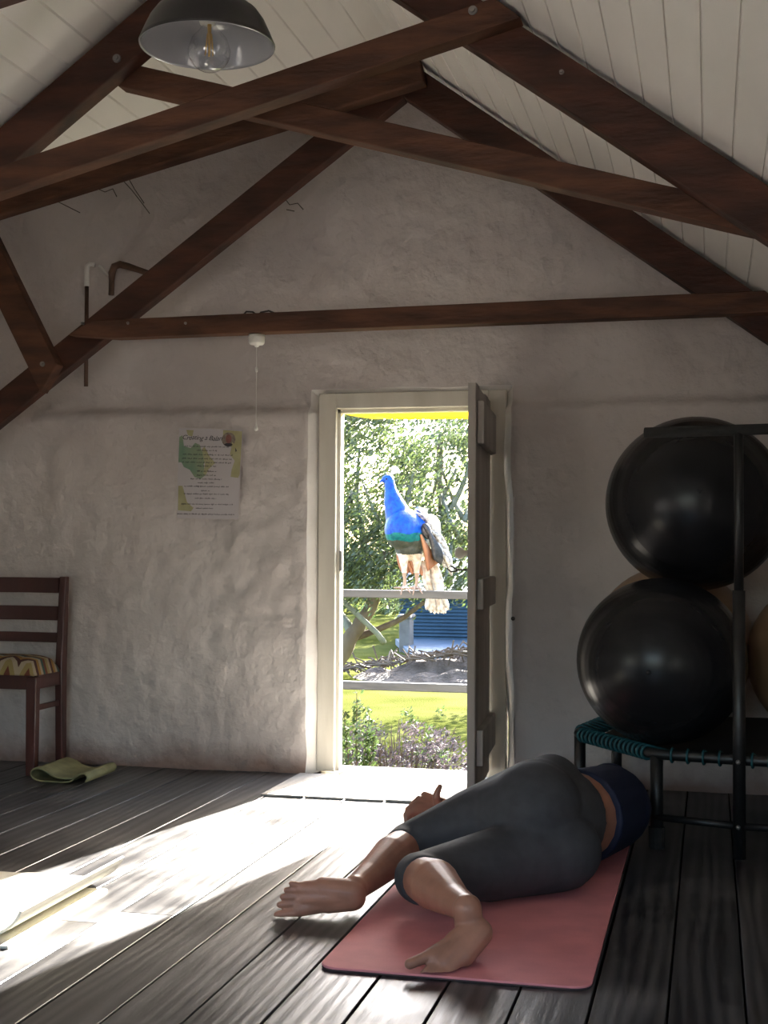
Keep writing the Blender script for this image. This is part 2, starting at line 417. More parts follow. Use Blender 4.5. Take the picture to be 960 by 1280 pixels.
for i in range(len(gx)-1):
    for j in range(nz_-1):
        if not inside(i, j): fs.append((i*nz_+j, (i+1)*nz_+j, (i+1)*nz_+j+1, i*nz_+j+1))
mb.add(vs, fs)
# reveals of the hole, with a rounded arris
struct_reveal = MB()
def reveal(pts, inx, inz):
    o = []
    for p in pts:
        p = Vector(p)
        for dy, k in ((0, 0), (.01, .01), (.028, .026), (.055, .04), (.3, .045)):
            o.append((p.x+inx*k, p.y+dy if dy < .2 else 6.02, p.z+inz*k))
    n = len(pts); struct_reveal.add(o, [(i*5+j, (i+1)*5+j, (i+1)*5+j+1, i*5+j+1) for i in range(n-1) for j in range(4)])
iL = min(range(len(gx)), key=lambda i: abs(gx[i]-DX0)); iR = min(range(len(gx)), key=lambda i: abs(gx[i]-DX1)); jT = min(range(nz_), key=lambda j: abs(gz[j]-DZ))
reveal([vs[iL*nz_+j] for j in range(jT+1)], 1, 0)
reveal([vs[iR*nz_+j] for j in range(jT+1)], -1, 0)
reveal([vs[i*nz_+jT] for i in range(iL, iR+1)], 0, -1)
struct(struct_reveal.build('trim_2', M['lit_reveal'], smooth=True))
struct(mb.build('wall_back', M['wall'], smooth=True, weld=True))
mb = MB()
for (a, b, c, d) in ((XL, -1.682, 0, 3.1), (DX1-.02, XR, 0, 1.3), (-1.682, DX1-.02, DZ-.02, 3.0)):
    mb.add([(a, 6.02, c-.6 if c == 0 else c), (b, 6.02, c-.6 if c == 0 else c), (b, 6.02, d), (a, 6.02, d)], [(0, 1, 2, 3)])
mb.add([(DX1-.02, 6.02, 1.3), (XR, 6.02, 1.3), (DX1-.02, 6.02, 2.7)], [(0, 1, 2)])
struct(mb.build('wall_outside', M['ext']))
# outside foot of the wall below the sill
mb = MB(); mb.box(XL, XR, 5.99, 6.02, -.7, -.02); struct(mb.build('trim_1', M['ext']))

LY0, LY1, LZ0, LZ1 = -1.6, 1.4, .3, 1.12     # unseen window added in the left wall to light the right slope
mb = MB()
for (a, b, c, d) in ((YB, LY0, -.1, 3.12), (LY1, 6.02, -.1, 3.12), (LY0, LY1, -.1, LZ0), (LY0, LY1, LZ1, 3.12)): mb.box(XL-.25, XL, a, b, c, d)
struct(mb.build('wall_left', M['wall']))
wf = MB()
for k in range(4): a = LY0+(LY1-LY0-.05)*k/3; wf.box(XL-.15, XL-.1, a, a+.05, LZ0, LZ1)
for a in (LZ0, LZ1-.05): wf.box(XL-.145, XL-.105, LY0, LY1, a, a+.05)
w3 = struct(wf.build('fill_window_left', M['frame'], bevel=.004))
MB().box(XL-.127, XL-.123, LY0, LY1, LZ0, LZ1).build('pane', M['glass'], w3)
RY0, RY1, RZ0, RZ1 = -1.6, 1.7, .3, 1.12    # window added out of view in the right wall, fill for the ceiling
mb = MB()
for (a, b, c, d) in ((YB, RY0, -.1, 1.32), (RY1, 6.02, -.1, 1.32), (RY0, RY1, -.1, RZ0), (RY0, RY1, RZ1, 1.32)): mb.box(XR, XR+.25, a, b, c, d)
struct(mb.build('wall_right', M['wall']))
wf = MB()
for k in range(4): a = RY0+(RY1-RY0-.05)*k/3; wf.box(XR+.1, XR+.15, a, a+.05, RZ0, RZ1)
for a in (RZ0, RZ1-.05): wf.box(XR+.105, XR+.145, RY0, RY1, a, a+.05)
w2 = struct(wf.build('fill_window_right', M['frame'], bevel=.004))
MB().box(XR+.123, XR+.127, RY0, RY1, RZ0, RZ1).build('pane', M['glass'], w2)
# wall behind the viewer, with the window that lights the room from that side
WX0, WX1, WZ0, WZ1 = -2.5, -.1, .6, 1.97
mb = MB()
for (a, b, c, d) in ((XL, WX0, -.1, 3.1), (WX1, XR, -.1, 3.1), (WX0, WX1, -.1, WZ0), (WX0, WX1, WZ1, 3.1)): mb.box(a, b, YB-.25, YB, c, d)
struct(mb.build('wall_front', M['wall']))
wf = MB()
for a in (WX0, (WX0+WX1)/2-.03, WX1-.06): wf.box(a, a+.06, YB-.16, YB-.1, WZ0, WZ1)
for a in (WZ0, (WZ0+WZ1)/2-.02, WZ1-.06): wf.box(WX0, WX1, YB-.155, YB-.105, a, a+.05)
w1 = struct(wf.build('window_1', M['frame'], bevel=.004))
MB().box(WX0, WX1, YB-.133, YB-.129, WZ0, WZ1).build('pane', M['glass'], w1)

# boarded ceilings (V-grooved boards along the ridge)
def boards(x0, step, xend, yend):
    mb = MB(); x = x0; s = 1 if step > 0 else -1; w = abs(step)
    nx, nzv = SL*(-s), -1.0   # approx inward normal (towards the room)
    def pt(x, d): return (x, ceil_z(x)-d)
    while (x-xend)*s < 0:
        a, b = x, x+step; g = .0035*s
        prof = [(a+g*.2, -.006), (a+g, 0), (b-g, 0), (b-g*.2, -.006), (b+g*.2, -.006)]
        n = len(prof)
        vs = []
        for (xx, d) in prof: vs.append((xx, YB-.1, ceil_z(xx)-d))
        for (xx, d) in prof: vs.append((xx, yend(xx), ceil_z(xx)-d))
        mb.add(vs, [(i, i+1, n+i+1, n+i) for i in range(n-1)])
        x += step
    return mb
mb = boards(APX, .0822, XR+.1, lambda x: 6.0)
struct(mb.build('ceiling', M['ceil']))
mb = boards(APX, -.0822, XL-.1, lambda x: valley(x))
struct(mb.build('ceiling_left', M['ceil']))
# the cross roof that meets the left slope in a valley
mb = MB()
vp = [(x, valley(x), ceil_z(x)+.002) for x in (APX, XL-.1)]
mb.add([vp[0], vp[1], (XL-.1, 6.03, 3.1), (APX+.05, 6.03, 3.1)], [(0, 1, 2, 3)])
struct(mb.build('ceiling_cross_roof', M['ceil']))
mb = MB(); mb.box(APX-.03, APX+.03, YB-.1, 6.03, APZ-.012, APZ+.03); struct(mb.build('trim_3', M['ceil']))
# lapped outer roof (keeps the sky out)
mb = MB()
mb.add([(APX, YB-.3, APZ+.06), (APX, 6.1, APZ+.06), (XR+.4, 6.1, ceil_z(XR+.4)+.06), (XR+.4, YB-.3, ceil_z(XR+.4)+.06)], [(0, 1, 2, 3)])
struct(mb.build('roof_slope', M['dark']))

# ---------------------------------------------------------------- door
d1 = bpy.data.objects.new('door_1', None); COL.objects.link(d1); d1.location = (-1.3, 5.9, 0); tag(d1, 'ledged plank door standing open in its cream painted frame', 'door', kind='structure')
FY0, FY1 = 5.855, 5.94
mb = MB()
mb.box(-1.705, -1.625, FY0, FY1, LZ, 1.695)
mb.box(-.935, -.858, FY0, FY1, LZ, 1.695)
mb.box(-1.625, -.935, FY0, FY1, 1.625, 1.695)
fr = mb.build('door_frame', M['frame'], d1, bevel=.004)
mb = MB()   # stop bead
mb.box(-1.629, -1.61, FY0+.03, FY1, LZ, 1.627); mb.box(-.95, -.931, FY0+.03, FY1, LZ, 1.627); mb.box(-1.629, -.931, FY0+.03, FY1, 1.609, 1.627)
mb.build('door_stop', M['frame'], d1, bevel=.002)
# sloping sill outside
mb = MB(); mb.prism([(-1.72, 5.975, LZ-.003), (-1.72, 6.09, -.0), (-1.72, 6.09, -.06), (-1.72, 5.975, -.06)], (.87, 0, 0)); mb.build('sill', M['frame'], d1)
# leaf: hinged on the right jamb, swung 90 degrees into the room
lx0, lx1, ly0, ly1, lz0, lz1 = -.958, -.926, 5.19, 5.845, .045, 1.643
def swing(m_):
    a = math.radians(4.2); c, s_ = math.cos(a), math.sin(a); hx, hy = -.935, 5.85
    for i, v in enumerate(m_.v): x, y = v.x-hx, v.y-hy; m_.v[i] = Vector((hx+x*c-y*s_, hy+x*s_+y*c, v.z))
    return m_
mb = MB(); nb = 5
for i in range(nb):
    a = ly0+(ly1-ly0)*i/nb; b = ly0+(ly1-ly0)*(i+1)/nb
    mb.prism([(lx0, a+.001, lz0), (lx1-.004, a+.001, lz0), (lx1, a+.005, lz0), (lx1, b-.005, lz0), (lx1-.004, b-.001, lz0), (lx0, b-.001, lz0)], (0, 0, lz1-lz0+random.uniform(-.006, .004)))
lf = swing(mb).build('door_leaf', M['door'], d1)
for (za, zb) in ((1.41, 1.58), (.765, .885), (.16, .30)):
    mb = MB(); mb.box(lx1, lx1+.028, ly0+.03, ly1-.03, za, zb); swing(mb).build('ledge', M['door'], lf, bevel=.006)
mb = MB(); mb.tube([(lx0-.002, ly0+.05, .92), (lx0-.045, ly0+.05, .92), (lx0-.07, ly0+.05, .935), (lx0-.085, ly0+.05, .925), (lx0-.07, ly0+.05, .912), (lx0-.045, ly0+.05, .916)], .0035, 8); swing(mb).build('hook', M['wire'], lf, smooth=True)
mb = MB(); mb.lathe([(.001, 0), (.012, 0), (.01, -.015), (.022, -.028), (.024, -.04), (.016, -.052), (.001, -.055)], (lx0, ly0+.05, .985), 20, 'X'); swing(mb).build('knob', M['frame'], lf, smooth=True)
for z in (.25, 1.45):
    mb = MB(); mb.box(-.93, -.925, ly1-.22, ly1+.01, z-.02, z+.02); mb.tube([(-.926, ly1+.008, z-.04), (-.926, ly1+.008, z+.04)], .008, 10); swing(mb).build('hinge', M['wire'], lf, bevel=.002)
mb = MB(); mb.box(-1.612, -1.600, FY0+.02, FY0+.05, .9, .99); mb.build('strike_plate', M['steel'], d1, bevel=.002)

# ---------------------------------------------------------------- roof trusses
def bolt(parent, p, r=.011):
    b = MB(); b.lathe([(.0001, -.012), (r*.55, -.012), (r*.6, -.004), (r*1.0, -.004), (r*1.05, 0), (r*1.05, .01)], p, 18, 'Y'); b.build('bolt', M['steel'], parent, smooth=False)
t2 = empty('roof_truss', (APX, 5.5, 1.96), 'dark timber truss against the gable wall with a level tie beam above the door', 'roof truss', 'roof trusses')
def P(*a): return at(*a)
YT = 5.45
def rafter(parent, x0, x1, ztop, y0, t, h=.15, s=SL, m='beam', cutq=0):
    p = Vector((x0, y0, ztop(x0)-h/2)); q = Vector((x1, y0, ztop(x1)-h/2)); b = MB()
    b.prism([(x0, y0, ztop(x0)), (x0, y0, ztop(x0)-h), (x1, y0, ztop(x1)-h), (x1, y0, ztop(x1))], (0, t, 0))
    return b.build('rafter', M[m], parent, bevel=.004)
rafter(t2, -3.72, -1.24, lambda x: 3.93+.722*x, YT+.05, .07, .15)
rafter(t2, -1.27, 1.2, lambda x: ceil_z(x)-.004 if x > APX else ceil_z(x), YT+.05, .07, .165)
# tie beam, front of the rafters
b = MB(); b.prism([(-2.665, YT-.03, 1.955), (-2.60, YT-.03, 1.985), (.25, YT-.03, 2.005), (.32, YT-.03, 1.92), (-2.5, YT-.03, 1.905), (-2.72, YT-.03, 1.925)], (0, .08, 0)); b.build('tie_beam', M['beam2'], t2, bevel=.004)
# scissor brace rising to the right rafter
p0 = P(-30, 264, YT-.03); p1 = P(524, 84, YT-.03)
b = MB(); beam(b, p0 + (p0-p1)*.12+Vector((0, 0, .05)), p1+Vector((0, 0, .03)), .185, .08); b.build('scissor_brace', M['beam2'], t2, bevel=.008)
# strut bolted to the left rafter
p0 = P(55, 462, YT-.02); p1 = P(-42, 262, YT-.02); dd = (p0-p1).normalized()
b = MB(); beam(b, p1-dd*.05, p0+dd*.045, .125, .07, cutq=-.035); b.build('strut', M['beam2'], t2, bevel=.004); bolt(t2, P(53, 455, YT-.022))
for px in (103, 160, 232): bolt(t2, P(px, 404, YT-.031), .006)

t1 = empty('roof_truss', (APX, 3.93, 2.2), 'nearer dark timber truss with crossing scissor braces behind the lamp', 'roof truss', 'roof trusses')
YN = 3.93
rafter(t1, -3.72, -1.23, lambda x: ceil_z(x)-.002, YN, .07, .15)
rafter(t1, -1.27, 1.2, lambda x: ceil_z(x)-.004 if x > APX else ceil_z(x), YN, .07, .16)
p0 = P(0, 224, YN-.07); p1 = P(634, 9, YN-.07)
b = MB(); beam(b, p0+(p0-p1)*.35, p1, .082, .07, cutq=-.03); b.build('scissor_brace', M['beam2'], t1, bevel=.003); bolt(t1, P(591, 13, YN-.071), .013)
p0 = P(150, 92, YN+.07); p1 = P(950, 276, YN+.07)
b = MB(); beam(b, p0, p1, .078, .07); b.build('scissor_brace', M['beam2'], t1, bevel=.003); bolt(t1, P(146, 73, YN-.002), .013); bolt(t1, P(702, 90, YN-.002), .007); bolt(t1, P(291, 112, YN+.068), .007)
# a lone brace nearer still, only its lower edge in sight at the top left
p0 = P(-60, -10, 2.95); p1 = P(60, -50, 2.95)
b = MB(); beam(b, p0+(p0-p1)*1.2, p1+(p1-p0)*.7, .085, .07)
tag(b.build('timber_brace', M['beam'], bevel=.003), 'dark sawn timber brace under the left ceiling nearest the viewer, at the top left corner', 'timber')

# ---------------------------------------------------------------- pendant lamp
LC = at(259, 58, 3.4); lr = .181
lamp = empty('pendant_lamp', LC, 'black enamel pendant lamp with white inside and a clear globe bulb', 'lamp')
prof_out = [(lr, 0), (lr*1.005, .004), (lr*.985, .012), (lr*.93, .036), (lr*.85, .067), (lr*.75, .092), (lr*.6, .112), (lr*.35, .125), (.04, .129), (.032, .135), (.03, .19), (.012, .22), (.001, .222)]
b = MB(); b.lathe(prof_out, LC, 64); b.build('lamp_shade', M['lampout'], lamp, smooth=True)
b = MB(); b.lathe([(lr*1.004, .003), (lr*.99, -.001), (lr*.975, .006), (lr*.915, .032), (lr*.835, .062), (lr*.73, .087), (lr*.58, .107), (.03, .122), (.001, .122)], LC, 64); b.build('shade_lining', M['lampin'], lamp, smooth=True)
b = MB(); b.lathe([(.001, .124), (.024, .123), (.024, .075), (.02, .06), (.001, .058)], LC, 24); b.build('bulb_socket', M['white'], lamp, smooth=True)
bc = LC+Vector((.006, 0, -.012))
g = MB(); g.lathe([(.0145, .085), (.016, .07), (.03, .052), (.047, .032), (.0575, 0)] + [(.0575*math.cos(a*PI/24), -.0575*math.sin(a*PI/24)) for a in range(1, 12)] + [(.0001, -.0575)], bc, 40)
bu = g.build('bulb', M['glass'], lamp, smooth=True)
g = MB()
for k in range(6):
    a = k*PI/3; g.tube([bc+Vector((.006*math.cos(a), .006*math.sin(a), .045)), bc+Vector((.012*math.cos(a), .012*math.sin(a), -.012))], .0016, 6)
g.tube([bc+Vector((0, 0, .07)), bc+Vector((0, 0, .0)), bc+Vector((0, 0, -.016))], [.006, .003, .002], 8); g.build('filament', M['fil'], bu)
b = MB(); b.tube([LC+Vector((0, 0, .22)), Vector((LC.x, LC.y, ceil_z(LC.x)+.01))], .0035, 8); b.build('cord', M['wire'], lamp)

# ---------------------------------------------------------------- small things on the wall
sw = at(321, 414, YT+.01); SWT = empty('pull_switch', sw, 'round white pull cord switch under the tie beam', 'light switch')
b = MB(); b.lathe([(.001, .012), (.034, .012), (.036, 0), (.034, -.022), (.028, -.03), (.012, -.032), (.008, -.04), (.001, -.041)], Vector((sw.x, sw.y, 1.905-.0125)), 32); b.build('switch_body', M['white'], SWT, smooth=True)
zt = 1.865; z1 = at(321, 462, YT+.01).z; z2 = at(320.5, 534, YT+.01).z
b = MB(); b.tube([(sw.x, sw.y, zt), (sw.x, sw.y, z2)], .0016, 6); b.build('pull_cord', M['white'], SWT)
b = MB(); b.lathe([(.0005, .012), (.005, .01), (.006, 0), (.005, -.01), (.0005, -.012)], (sw.x, sw.y, z1), 14); b.build('cord_connector', M['white'], SWT, smooth=True)
b = MB(); b.lathe([(.0005, .018), (.003, .016), (.004, .004), (.009, -.004), (.009, -.012), (.0005, -.016)], (sw.x, sw.y, z2), 14); b.build('cord_knob', M['white'], SWT, smooth=True)
def tip(px, py): return at(px, py, YT+.01)
b = MB(); b.tube([tip(300, 395)+Vector((0, .02, 0)), tip(308, 389.5), tip(316, 390), tip(322, 394.5), tip(326, 390.5), tip(336, 388.5), tip(345, 392), tip(420, 389.6), tip(520, 386), tip(640, 383)], .004, 8)
tag(b.build('electric_cable', M['wire'], smooth=True), 'thin black cable looping along the top of the tie beam above the switch', 'cable')

def wallp(px, py, off=.03): return at(px, py, 5.86-off)
pv = empty('water_pipe', wallp(108, 480), 'straight vertical pipe on the wall with a white elbow at its top', 'pipe')
b = MB(); b.tube([wallp(107.5, 483), wallp(108.5, 356)], .0095, 12); b.build('pipe', M['rust'], pv, smooth=True)
b = MB(); b.tube([wallp(108.5, 358), wallp(108.5, 340), wallp(109, 333), wallp(113, 330), wallp(118, 331)], .012, 12); b.build('elbow', M['white'], pv, smooth=True)
b = MB(); b.tube([wallp(124, 332, .01), wallp(130, 339, .01), wallp(135, 345, .01)], [.006, .009, .005], 8); b.build('plaster_patch', M['white'], pv)
pb = empty('bent_pipe', wallp(140, 365), 'short brown bent pipe hooked over behind the left rafter', 'pipe')
b = MB(); b.tube([wallp(139, 369), wallp(139.5, 352), wallp(140, 341), wallp(143, 333), wallp(150, 330.5), wallp(160, 333), wallp(172, 337), wallp(190, 343)], [.013, .013, .017, .017, .017, .016, .014, .013], 12); b.build('pipe', M['rust'], pb, smooth=True)

random.seed(5)
def webs(name, label, strands):
    b = MB()
    for s_ in strands:
        b.tube([wallp(x, y, .05) for x, y in s_], .0022, 5)
    tag(b.build(name, M['web']), label, 'cobweb')
webs('cobweb', 'dusty cobweb strand hanging below the far scissor brace at left', [[(154, 226), (165, 238), (176, 252), (187, 267)], [(160, 222), (168, 236), (180, 254)]])
webs('cobweb', 'dusty cobweb curl on the wall left of the hanging strand', [[(112, 238), (122, 236), (131, 240), (141, 236), (146, 246)], [(62, 256), (72, 252), (84, 258), (100, 266)]])
webs('cobweb', 'dusty cobweb curl on the wall right of the left rafter', [[(355, 247), (362, 256), (372, 254), (379, 262)], [(358, 262), (368, 264)]])
b = MB(); nl = at(642, 773, 5.80); b.lathe([(.0005, -.02), (.009, -.018), (.008, -.008), (.003, -.006), (.003, .03)], nl, 12, 'Y'); tag(b.build('wall_nail', M['wire']), 'dark nail head in the wall right of the door', 'nail')

# ---------------------------------------------------------------- poster
q = [at(221, 648, 5.765), at(297.7, 649, 5.765), at(303.3, 537, 5.768), at(223.6, 535, 5.768)]   # bl br tr tl
po = empty('paper_poster', (q[0]+q[1])/2, 'paper poster with green and olive blotches taped to the wall left of the door', 'poster')
def pp(u, v, off=0):
    a = q[0].lerp(q[1], u); c = q[3].lerp(q[2], u); p = a.lerp(c, v)
    return p+Vector((0, -off - .004*math.sin(u*PI*1.3)-.003*math.sin(v*5), 0))
b = MB(); n = 12
b.add([pp(i/n, j/n) for i in range(n+1) for j in range(n+1)] + [pp(i/n, j/n, -.0008) for i in range(n+1) for j in range(n+1)],
      [(i*(n+1)+j, (i+1)*(n+1)+j, (i+1)*(n+1)+j+1, i*(n+1)+j+1) for i in range(n) for j in range(n)] + [((n+1)**2+i*(n+1)+j, (n+1)**2+(i+1)*(n+1)+j, (n+1)**2+(i+1)*(n+1)+j+1, (n+1)**2+i*(n+1)+j+1) for i in range(n) for j in range(n)])
b.build('sheet', M['paper'], po, smooth=True)
def blob(name, m, poly, off):
    pts = []; k = len(poly)
    for a_, c_ in zip(poly, poly[1:]+poly[:1]):
        for q_ in range(3): pts.append((a_[0]+(c_[0]-a_[0])*q_/3, a_[1]+(c_[1]-a_[1])*q_/3))
    b = MB(); b.add([pp(x, y, off+.0015) for x, y in pts], [list(range(len(pts)))]); b.build(name, m, po)
blob('blotch', M['pgreen'], [(.01, .9), (.06, .92), (.09, .8), (.2, .78), (.27, .84), (.34, .82), (.38, .75), (.45, .7), (.42, .6), (.45, .48), (.38, .44), (.28, .46), (.2, .54), (.1, .57), (.06, .62), (.01, .62)], .001)
blob('blotch', M['pyellow'], [(.38, .77), (.42, .8), (.5, .7), (.6, .62), (.5, .55), (.46, .48), (.42, .5), (.44, .6)], .0012)
blob('blotch', M['pyellow'], [(.7, .99), (.99, .98), (.99, .5), (.97, .46), (.85, .47), (.86, .55), (.9, .65), (.82, .72), (.84, .8), (.7, .9)], .001)
blob('blotch', M['pyellow'], [(.12, .98), (.24, .98), (.22, .91), (.15, .92)], .001)
blob('blotch', M['pyellow'], [(.02, .36), (.09, .36), (.14, .25), (.17, .18), (.28, .12), (.24, .08), (.02, .09)], .001)
ang = [2*PI*k/28 for k in range(28)]
blob('portrait_photo', M['photo'], [(.79+.105*math.cos(a), .885+.08*math.sin(a)) for a in ang], .002)
blob('portrait_face', M['face'], [(.79+.045*math.cos(a), .892+.05*math.sin(a)) for a in ang], .0026)
blob('portrait_shoulders', M['ink'], [(.72, .83), (.76, .845), (.82, .845), (.86, .83), (.83, .812), (.79, .806), (.75, .812)], .0026)
blob('magnifier_handle', M['ink'], [(.865, .80), (.9, .795), (.925, .765), (.915, .75), (.89, .755), (.87, .775)], .002)
# handwritten title
cu = bpy.data.curves.new('title', 'FONT'); cu.body = 'Creating a Balan'; cu.size = 1; cu.shear = .35; cu.space_character = .92
to = bpy.data.objects.new('tmp', cu); COL.objects.link(to)
dg = bpy.context.evaluated_depsgraph_get(); dg.update(); tm = bpy.data.meshes.new_from_object(to.evaluated_get(dg)); bpy.data.objects.remove(to)
wmax = max(v.co.x for v in tm.vertices)
for v in tm.vertices:
    u = .055+v.co.x/wmax*.64; w_ = .873+v.co.y*.075 + .004*math.sin(u*30) - .01*(u-.3)
    v.co = pp(u, w_, .0048)
tm.materials.append(M['ink']); tob = bpy.data.objects.new('title_lettering', tm); COL.objects.link(tob); attach(tob, po)
# the small print, too small to read: word-sized marks on each line
lines = [(.795, .1, .8, 0), (.752, .3, .62, 0), (.705, .08, .86, 0), (.66, .07, .86, 0), (.618, .07, .86, 0), (.578, .32, .62, 0), (.52, .32, .62, 1), (.478, .32, .62, 0), (.434, .22, .72, 0), (.393, .34, .6, 0), (.352, .12, .83, 0), (.305, .4, .53, 0), (.268, .12, .83, 0), (.22, .3, .64, 0), (.155, .08, .9, 0), (.11, .32, .6, 0), (.045, .01, .94, 0)]
b = MB()
for (v, a, c, bold) in lines:
    u = a
    while u < c:
        k = random.randint(2, 9)
        for _ in range(k):
            if u > c: break
            h = random.choice((.008, .008, .009, .014, .014)) * (1.2 if bold else 1); wd = random.uniform(.006, .0085)*(1.25 if bold else 1)
            lo = v - (.005 if random.random() < .12 else 0)
            b.add([pp(u, lo, .0048), pp(u+wd, lo, .0048), pp(u+wd*.9, v+h, .0048), pp(u+.001, v+h, .0048)], [(0, 1, 2, 3)])
            u += wd+.0035
        u += .014
b.build('small_print', M['ink'], po)

# ---------------------------------------------------------------- chair
def chair():
    cf = Vector((-2.955, 5.42, 0))     # front right leg foot
    t = empty('wooden_chair', (-3.17, 5.5, 0), 'dark mahogany ladder back chair with a striped seat cushion against the wall', 'chair')
    fx, fy, by = -2.865, 5.44, 5.70; lx = fx-.40; s = .042
    for x in (fx, lx):
        b = MB(); b.prism([(x-s, fy, 0), (x, fy, 0), (x+.004, fy, .43), (x-s-.004, fy, .43)], (0, s, 0)); b.build('leg', M['mahog'], t, bevel=.004)
        b = MB(); b.prism([(x-s+.01, by, 0), (x-s+.01, by+.045, 0), (x-s+.01, by-.005+.045, .45), (x-s+.01, by+.052, .865), (x-s+.01, by+.018, .865), (x-s+.01, by-.015, .45)], (.034, 0, 0)); b.build('back_post', M['mahog'], t, bevel=.004)
    xl, xr = lx-.002, fx-.036
    for (z0, z1, y) in ((.79, .86, .022), (.665, .73, .012), (.565, .61, .004)):
        b = MB(); n = 10
        for i in range(n):
            u0, u1 = i/n, (i+1)/n; f = lambda u: by+y+.018*math.sin(PI*u)-.012
            x0, x1 = xl+(xr-xl+.004)*u0, xl+(xr-xl+.004)*u1
            b.add([(x0, f(u0), z0), (x1, f(u1), z0), (x1, f(u1), z1), (x0, f(u0), z1), (x0, f(u0)+.018, z0), (x1, f(u1)+.018, z0), (x1, f(u1)+.018, z1), (x0, f(u0)+.018, z1)], [(0, 1, 2, 3), (5, 4, 7, 6), (3, 2, 6, 7), (4, 5, 1, 0)])
        b.build('back_slat', M['mahog'], t, weld=True, bevel=.003)
    b = MB(); b.box(lx, fx-s, fy+.006, fy+.028, .375, .44); b.build('seat_rail', M['mahog'], t, bevel=.003)
    for x in (lx-s+.006, fx-.028): b = MB(); b.box(x, x+.022, fy+s, by+.01, .375, .44); b.build('seat_rail', M['mahog'], t, bevel=.003); b = MB(); b.box(x+.004, x+.018, fy+s*.8, by+.01, .28, .305); b.build('stretcher', M['mahog'], t, bevel=.003)
    # cushion
    b = MB(); n = 14; x0, x1, y0, y1 = lx-s+.004, fx+.002, fy-.004, by-.012
    vs = []
    for i in range(n+1):
        for j in range(n+1):
            u, v = i/n*2-1, j/n*2-1; h = (1-abs(u)**5)*(1-abs(v)**5)
            vs.append((x0+(x1-x0)*(u*(1-.03*abs(v)**3)+1)/2, y0+(y1-y0)*(v+1)/2, .442+.075*max(0, h)**.45))
    k = len(vs); vs += [(v[0], v[1], .437) for v in vs]
    fs = [(i*(n+1)+j, (i+1)*(n+1)+j, (i+1)*(n+1)+j+1, i*(n+1)+j+1) for i in range(n) for j in range(n)]
    fs += [tuple(k+a for a in f) for f in fs]
    bd = [i*(n+1) for i in range(n+1)] + [n*(n+1)+j for j in range(1, n+1)] + [i*(n+1)+n for i in range(n-1, -1, -1)] + [j for j in range(n-1, 0, -1)]
    fs += [(bd[i], bd[(i+1) % len(bd)], k+bd[(i+1) % len(bd)], k+bd[i]) for i in range(len(bd))]
    b.add(vs, fs); b.build('cushion', M['cushion'], t, smooth=True)
chair()

# ---------------------------------------------------------------- mats
def sheet(prof, axis, length, thick, origin, udir, closed_ends=True):
    """a foam sheet whose section is the polyline prof (u, z), extruded along axis"""
    b = MB(); o = Vector(origin); ud = Vector(udir); ax = Vector(axis); n = len(prof)
    nor = []
    for i in range(n):
        a = prof[max(0, i-1)]; c = prof[min(n-1, i+1)]; du, dz = c[0]-a[0], c[1]-a[1]; l = math.hypot(du, dz) or 1
        nor.append((-dz/l, du/l))
    up = [o+ud*(u+nu*thick/2)+Vector((0, 0, z+nz*thick/2)) for (u, z), (nu, nz) in zip(prof, nor)]
    dn = [o+ud*(u-nu*thick/2)+Vector((0, 0, z-nz*thick/2)) for (u, z), (nu, nz) in zip(prof, nor)]
    loop = up+dn[::-1]; m = len(loop); K = 16
    vs = []
    for k in range(K+1):
        for p in loop: vs.append(p+ax*(length*k/K))
    fs = [(k*m+i, k*m+(i+1) % m, (k+1)*m+(i+1) % m, (k+1)*m+i) for k in range(K) for i in range(m)]
    for i in range(n-1):
        fs.append((i, i+1, m-2-i, m-1-i)); fs.append((K*m+i, K*m+i+1, K*m+m-2-i, K*m+m-1-i))
    b.add(vs, fs); return b
def smoothp(pts, it=3):
    for _ in range(it):
        o = [pts[0]]
        for a, c in zip(pts, pts[1:]): o += [(a[0]*.75+c[0]*.25, a[1]*.75+c[1]*.25), (a[0]*.25+c[0]*.75, a[1]*.25+c[1]*.75)]
        o.append(pts[-1]); pts = o
    return pts
# folded olive mat in front of the chair
og = onz(38, 977)
prof = smoothp([(.24, .045), (.2, .02), (.12, .022), (.07, .05), (.02, .062), (-.005, .035), (.02, .006), (.1, .005), (.16, .005), (.2, .012), (.22, .04), (.26, .05), (.275, .03), (.262, .012)], 2)
ax = (onz(158, 957)-onz(104, 978)); ax.z = 0; L_ = ax.length; ax.normalize()
b = sheet(prof, ax, .30, .006, (og.x, og.y, .0), (.995, -.06, 0)); tag(b.build('yoga_mat', M['olive'], smooth=False), 'folded olive green yoga mat on the floor by the chair legs', 'yoga mat')
# cream mat in the sun patch, right edge curling up
a0 = onz(30, 1181); a1 = onz(158, 1106); ax = a1-a0; ax.z = 0; L_ = ax.length; ax.normalize(); ud = Vector((ax.y, -ax.x, 0))
prof = [(-.62, .014)] + [(-.62+.5*k/10, .014 + .002*math.sin(k)) for k in range(1, 11)] + [(-.12+.115*math.sin(a), .014+.10*(1-math.cos(a))) for a in [PI/2*k/10*.8 for k in range(1, 11)]]
cm = empty('yoga_mat', (a0.x, a0.y, 0), 'cream yoga mat lying in the sun patch with its right edge curling up', 'yoga mat')
b = sheet(prof, ax, L_*1.0, .007, (a0.x, a0.y, 0.0), ud); b.build('top_layer', M['cream'], cm)
prof = [(-.62+.6*k/14, .0045) for k in range(15)]
b = sheet(prof, ax, L_*.93, .007, a0-ax*.045, ud); o_ = b.build('bottom_layer', M['cream'], cm)
